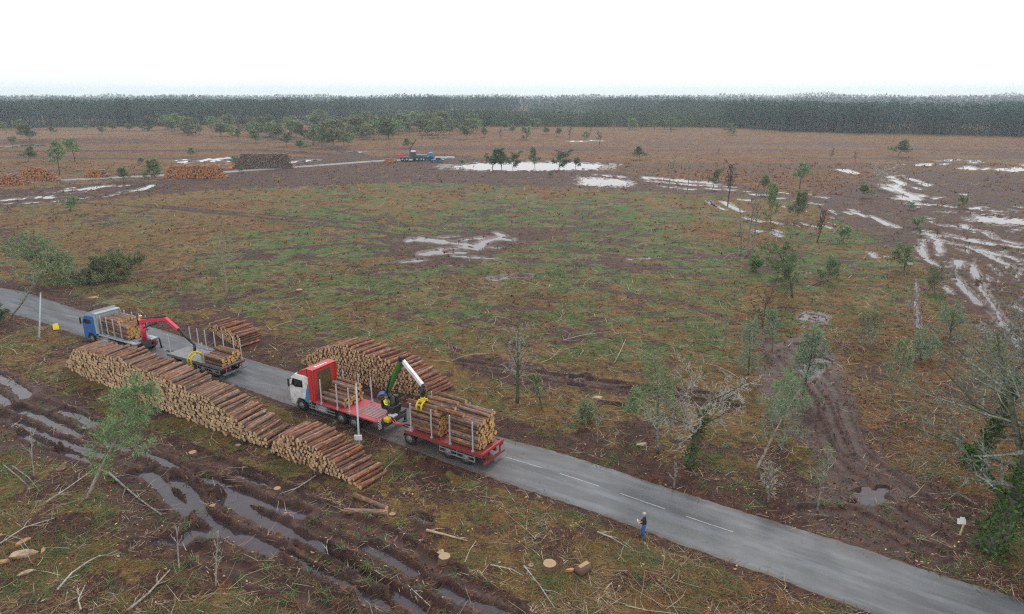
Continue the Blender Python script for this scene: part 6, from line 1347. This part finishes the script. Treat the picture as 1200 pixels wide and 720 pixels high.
for k in range(5):
    b = MB(); b.box(-.9, .9, -.6, .6, 0, .9, bev=.25, M=Matrix.Translation((k * 1.5 - 3, rj.uniform(-.6, .6), 0)) @ Matrix.Rotation(rj.uniform(-.5, .5), 4, 'Z')); b.build('sack', simple('pale_sack', (.50, .55, .55), .7, 0, .3), t)
b = MB(); b.box(-.55, .55, -.5, .5, 0, .9, bev=.15); o = b.build('orange_tank', simple('orange_plastic', (.75, .12, .04), .5), None, G(270, 199)); tag(o, 'small orange tank beside the dark grey log stack', 'tank')
# ================================================================== GROUND COVER (uncountable litter)
def scatter_pts(n, y0, y1, seed, power=1.6, wx=.92):
    rr_ = np.random.default_rng(seed); u = rr_.random(n); y = (y0 ** (1 - power) + u * (y1 ** (1 - power) - y0 ** (1 - power))) ** (1 / (1 - power)); x = rr_.uniform(-wx, wx, n) * (y + 10)
    k = (Dr_at(x, y) > 0); return x[k], y[k], rr_
RC = road_c[::2]; RW = wid.mean() / 2
def Dr_at(x, y):
    ok = np.ones(len(x), float)
    for a in range(0, len(x), 20000):
        d = np.hypot(x[a:a + 20000, None] - RC[None, :, 0], y[a:a + 20000, None] - RC[None, :, 1]).min(1); ok[a:a + 20000] = d - RW - .1
    px = 600 + FOC * x / (y * cP + H_CAM * sP); py = 360 - FOC * (y * sP - H_CAM * cP) / (y * cP + H_CAM * sP)
    for poly in ([(76, 436), (99, 405), (300, 500), (318, 532), (200, 495), (100, 452)], [(318, 532), (335, 505), (460, 552), (425, 578)], [(352, 430), (400, 400), (540, 430), (550, 464), (507, 470), (430, 455)], [(245, 392), (300, 372), (315, 400), (281, 411)]):
        ok[pip(poly, px, py)] = -1
    ok[(sample_cover(x, y)[3] < -.02)] = -1
    for x0, x1, yb, yt in ((-18, 31, 219, 207), (12, 66, 214, 200), (94, 124, 210, 202), (189, 263, 210, 197), (272, 343, 199, 184)): ok[(px > x0 - 3) & (px < x1 + 3) & (py > yt) & (py < yb + 6)] = -1
    return ok
def blades(x, y, z, rr_, n, L, w, lay=.5):
    x = np.repeat(x, n); y = np.repeat(y, n); z = np.repeat(z, n); N = len(x); a = rr_.uniform(0, 6.28, N); e = rr_.uniform(.15, 1.3, N) * (1 - lay) + .12
    d = np.c_[np.cos(a) * np.cos(e), np.sin(a) * np.cos(e), np.sin(e)]; s = np.c_[-np.sin(a), np.cos(a), np.zeros(N)]; P = np.c_[x, y, z] + rr_.normal(0, L * .25, (N, 3)) * [1, 1, 0]; P[:, 2] += .0
    l = (L * rr_.uniform(.5, 1.3, N))[:, None]; w = (w * rr_.uniform(.6, 1.3, N))[:, None]; m_ = P + d * l * .55; t = P + d * l; t[:, 2] -= (l[:, 0] * .25)
    V = np.stack([P - s * w, P + s * w, m_ + s * w * .8, m_ - s * w * .8, t], 1)
    V2 = np.stack([P - s * w, P + s * w, t + s * w * .2, t - s * w * .2], 1).reshape(-1, 3)
    return V2, np.arange(N * 4).reshape(-1, 4)
def litter_mat(name, cols):
    m = NT(name); gi = m.n('ShaderNodeNewGeometry').outputs['Random Per Island']; return m.fin(m.sat(m.ramp(gi, *[(i / (len(cols) - 1), c) for i, c in enumerate(cols)]), 1.1, .86), .85, .12)
L_DRY = litter_mat('dry_grass', [(.085, .06, .028), (.19, .14, .068), (.125, .082, .04), (.30, .235, .125), (.11, .055, .03)])
L_GRN = litter_mat('green_grass', [(.028, .050, .022), (.075, .115, .050), (.12, .155, .065), (.048, .085, .045), (.16, .165, .07)])
L_TWG = litter_mat('dead_twigs', [(.20, .15, .11), (.40, .32, .24), (.13, .09, .065), (.55, .47, .37), (.26, .16, .10)])
L_BRN = litter_mat('heather', [(.085, .042, .030), (.17, .088, .055), (.24, .13, .08), (.12, .07, .045)])
def stuff(name, label, V, F, mat, cat):
    o = link(name, np_mesh(name, V, F), None, [mat]); return tag(o, label, cat, kind='stuff')
def clump(seed, f=.35): return lambda x, y: fbm(x * f, y * f, seed, 3)
# short grass and dead stalks
x, y, q = scatter_pts(150000, 20, 150, 1, 1.9); mu, gr, he, z, we = sample_cover(x, y); c1 = fbm(x * .9, y * .9, 301, 3); keep = (q.random(len(x)) < (1 - mu) * np.clip((c1 - .30) * 3.0, .1, 1)) & (gr < .75); sc = np.clip(y / 45, .9, 2.6)
V, F = blades(x[keep], y[keep], z[keep], q, 4, 1, 1, .5); sz = np.repeat(sc[keep], 4); V = V.reshape(-1, 4, 3); P0 = V.mean(1, keepdims=True); base_ = V[:, :1]; V = base_ + (V - base_) * np.array([.30, .30, .24]) ; wv = V[:, 1] - V[:, 0]; V[:, 1] = V[:, 0] + wv * .06 * sz[:, None] * 1; V[:, 2] = V[:, 2]; V[:, 3] = V[:, 2] + (V[:, 3] - V[:, 2]) * .06
V = base_ + (V - base_) * sz[:, None, None] ** .55; stuff('dry_grass', 'dead straw coloured grass and stalks over the felled ground', V.reshape(-1, 3), F, L_DRY, 'grass')
def tufts(n, y0, y1, seed, power, sel, nb, L, w, lay, mat, name, label, cat, grow=.6, ref=45):
    x, y, q = scatter_pts(n, y0, y1, seed, power); mu, gr, he, z, we = sample_cover(x, y); p = sel(mu, gr, he, x, y, we); k = q.random(len(x)) < p; x, y, z = x[k], y[k], z[k]
    V, F = blades(np.zeros(len(x)), np.zeros(len(x)), np.zeros(len(x)), q, nb, L, w, lay); s = np.repeat(np.clip(y / ref, .8, 6) ** grow, nb)[:, None, None]; V = V.reshape(-1, 4, 3) * s; V += np.repeat(np.c_[x, y, z], nb, 0)[:, None, :]
    return stuff(name, label, V.reshape(-1, 3), np.arange(len(V) * 4).reshape(-1, 4), mat, cat)
tufts(90000, 20, 170, 2, 1.9, lambda mu, gr, he, x, y, we: np.clip(gr - .25, 0, 1) * 1.3 * (1 - mu) * np.clip((fbm(x * .7, y * .7, 311, 3) - .36) * 4, 0, 1), 6, .34, .022, .45, L_GRN, 'green_grass', 'patches of fresh green grass between the brushwood', 'grass')
tufts(42000, 20, 230, 3, 1.8, lambda mu, gr, he, x, y, we: (.25 + .75 * gr) * (1 - .8 * mu) * np.clip((fbm(x * .45, y * .45, 321, 3) - .42) * 5, 0, 1), 12, .62, .028, .68, L_GRN, 'pine_brash', 'cut green pine branches strewn over the clearing', 'brushwood')
tufts(52000, 20, 200, 4, 1.9, lambda mu, gr, he, x, y, we: (.55 + .2 * he) * (1 - .7 * mu) * np.clip((fbm(x * .6, y * .6, 331, 3) - .40) * 4, .05, 1), 4, 1.0, .020, .74, L_TWG, 'brushwood', 'dead twigs and small branches strewn over the clearing', 'brushwood', .7)
tufts(60000, 20, 95, 9, 1.9, lambda mu, gr, he, x, y, we: (1 - .95 * mu) * np.clip((fbm(x * .4, y * .4, 361, 3) - .42) * 5, 0, 1), 8, .5, .013, .35, L_DRY, 'straw_grass', 'tall straw coloured grass tufts on the near ground', 'grass')
tufts(60000, 22, 260, 5, 1.6, lambda mu, gr, he, x, y, we: (.25 + .75 * he) * (1 - .6 * mu), 5, .42, .035, .4, L_BRN, 'heather', 'reddish brown heather and bracken litter', 'heather', .8)
tufts(26000, 180, 900, 6, 1.7, lambda mu, gr, he, x, y, we: (.9) * (1 - .6 * mu) * np.clip((fbm(x * .06, y * .06, 341, 3) - .35) * 3, 0, 1), 6, .34, .05, .55, L_BRN, 'far_heather', 'reddish heather on the far side of the clearing', 'heather', .5)
# crumbled earth along the ruts
x, y, q = scatter_pts(110000, 20, 95, 7, 1.9); mu, gr, he, z, we = sample_cover(x, y); k = q.random(len(x)) < np.clip(mu - .3, 0, 1) * .9 * (z > .0) * np.clip((fbm(x * 1.1, y * 1.1, 351, 3) - .35) * 4, 0, 1); x, y, z = x[k], y[k], z[k]
N = len(x); s = q.uniform(.03, .11, N); ang = q.uniform(0, 6.28, (N, 5)); ang.sort(1); rad_ = q.uniform(.7, 1.3, (N, 5)) * s[:, None]
base_ = np.stack([x[:, None] + np.cos(ang) * rad_, y[:, None] + np.sin(ang) * rad_, np.repeat(z[:, None] - .03, 5, 1)], -1); top_ = np.stack([x + q.normal(0, .02, N), y + q.normal(0, .02, N), z + s * q.uniform(.5, 1.1, N)], -1)[:, None, :]
V = np.concatenate([base_, top_], 1).reshape(-1, 3); F = np.concatenate([np.stack([np.arange(N) * 6 + j, np.arange(N) * 6 + (j + 1) % 5, np.arange(N) * 6 + 5], -1) for j in range(5)])
stuff('soil_clods', 'crumbled dark earth thrown up beside the ruts', V, F, litter_mat('clods', [(.045, .027, .024), (.085, .052, .044), (.13, .075, .055), (.06, .04, .036)]), 'soil')
# bark scraps dropped on the asphalt beside the loading places
q = np.random.default_rng(77); xs = []
for gx, gy, n_ in ((470, 520, 420), (330, 470, 160), (230, 428, 260), (560, 540, 120)):
    g = G(gx, gy); i = int(np.argmin(np.hypot(road_c[:, 0] - g.x, road_c[:, 1] - g.y))); k = np.clip(i + q.normal(0, 9, n_).astype(int), 0, len(road_c) - 1); t_ = q.beta(.7, 1.4, n_); p = road_n[k] + nn[k] * (wid[k] * t_)[:, None] + q.normal(0, .3, (n_, 2)); xs.append(p)
P = np.concatenate(xs); P = np.c_[P, np.full(len(P), .088)]; V, F = quads(P, .075, q); V = V.reshape(-1, 4, 3); V[:, :, 2] = P[:, None, 2] + np.abs(V[:, :, 2] - P[:, None, 2]) * .3
stuff('bark_scraps', 'bark scraps and mud crumbs dropped on the asphalt', V.reshape(-1, 3), F, litter_mat('bark_crumbs', [(.10, .055, .035), (.22, .12, .07), (.40, .26, .14), (.07, .045, .035)]), 'bark scraps')
# wood chips and bark scraps
x, y, q = scatter_pts(9000, 20, 130, 8, 1.9); mu, gr, he, z, we = sample_cover(x, y); k = q.random(len(x)) < .55; P = np.c_[x[k], y[k], z[k] + .03]; V, F = quads(P, .11, q, .0); V = V.reshape(-1, 4, 3); V[:, :, 2] = P[:, None, 2] + (V[:, :, 2] - P[:, None, 2]) * .35; stuff('wood_chips', 'pale wood chips and bark scraps lying everywhere', V.reshape(-1, 3), F, litter_mat('chips', [(.45, .30, .16), (.58, .44, .28), (.35, .17, .08), (.5, .4, .3)]), 'wood chips')
# longer fallen branches, bent in three pieces
def branches(n, y0, y1, seed, L, r_, name, label, dens):
    x, y, q = scatter_pts(n, y0, y1, seed, 1.9); mu, gr, he, z, we = sample_cover(x, y); px = 600 + FOC * x / (y * cP + H_CAM * sP); k = (q.random(len(x)) < dens(mu, gr, px, x, y)) & (Dr_at(x, y) > 2.0); x, y, z = x[k], y[k], z[k]; N = len(x)
    a = q.uniform(0, 6.28, N) * .5 + q.choice([0., .4], N); l = L * q.uniform(.35, 1.4, N); P = [np.c_[x, y, z + .05]]
    for i in range(3): a = a + q.normal(0, .38, N); P.append(P[-1] + np.c_[np.cos(a) * l / 3, np.sin(a) * l / 3, q.normal(0.03, .10, N)])
    V = []; 
    for i, p in enumerate(P):
        rr_ = (r_ * (1 - .24 * i) * q.uniform(.8, 1.2, N))[:, None]
        for j in range(3): th = 2.09 * j + .5; V.append(p + np.c_[-np.sin(a) * math.cos(th), np.cos(a) * math.cos(th), np.full(N, math.sin(th))] * rr_)
    V = np.stack(V, 1).reshape(-1, 3); F = []
    for i in range(3):
        for j in range(3): F.append(np.stack([np.arange(N) * 12 + i * 3 + j, np.arange(N) * 12 + i * 3 + (j + 1) % 3, np.arange(N) * 12 + i * 3 + 3 + (j + 1) % 3, np.arange(N) * 12 + i * 3 + 3 + j], -1))
    V[:, 2] = np.maximum(V[:, 2], .02); stuff(name, label, V, np.concatenate(F), L_BR, 'branches')
L_BR = litter_mat('branch_bark', [(.16, .12, .09), (.36, .30, .23), (.10, .075, .06), (.50, .43, .34), (.22, .17, .13)])
branches(3600, 20, 60, 21, 2.8, .022, 'fallen_branches', 'pale bent dead branches lying in the near brushwood', lambda mu, gr, px, x, y: (1 - .96 * mu) * np.clip((fbm(x * .3, y * .3, 401, 3) - .36) * 4, .05, 1) * np.where(px < 330, 1, .35))
branches(6000, 50, 170, 22, 3.2, .035, 'strewn_branches', 'thin dead branches strewn across the felled field', lambda mu, gr, px, x, y: (1 - .92 * mu) * np.clip((fbm(x * .3, y * .3, 402, 3) - .36) * 4, .05, 1) * .55)
make_haze(HAZE)
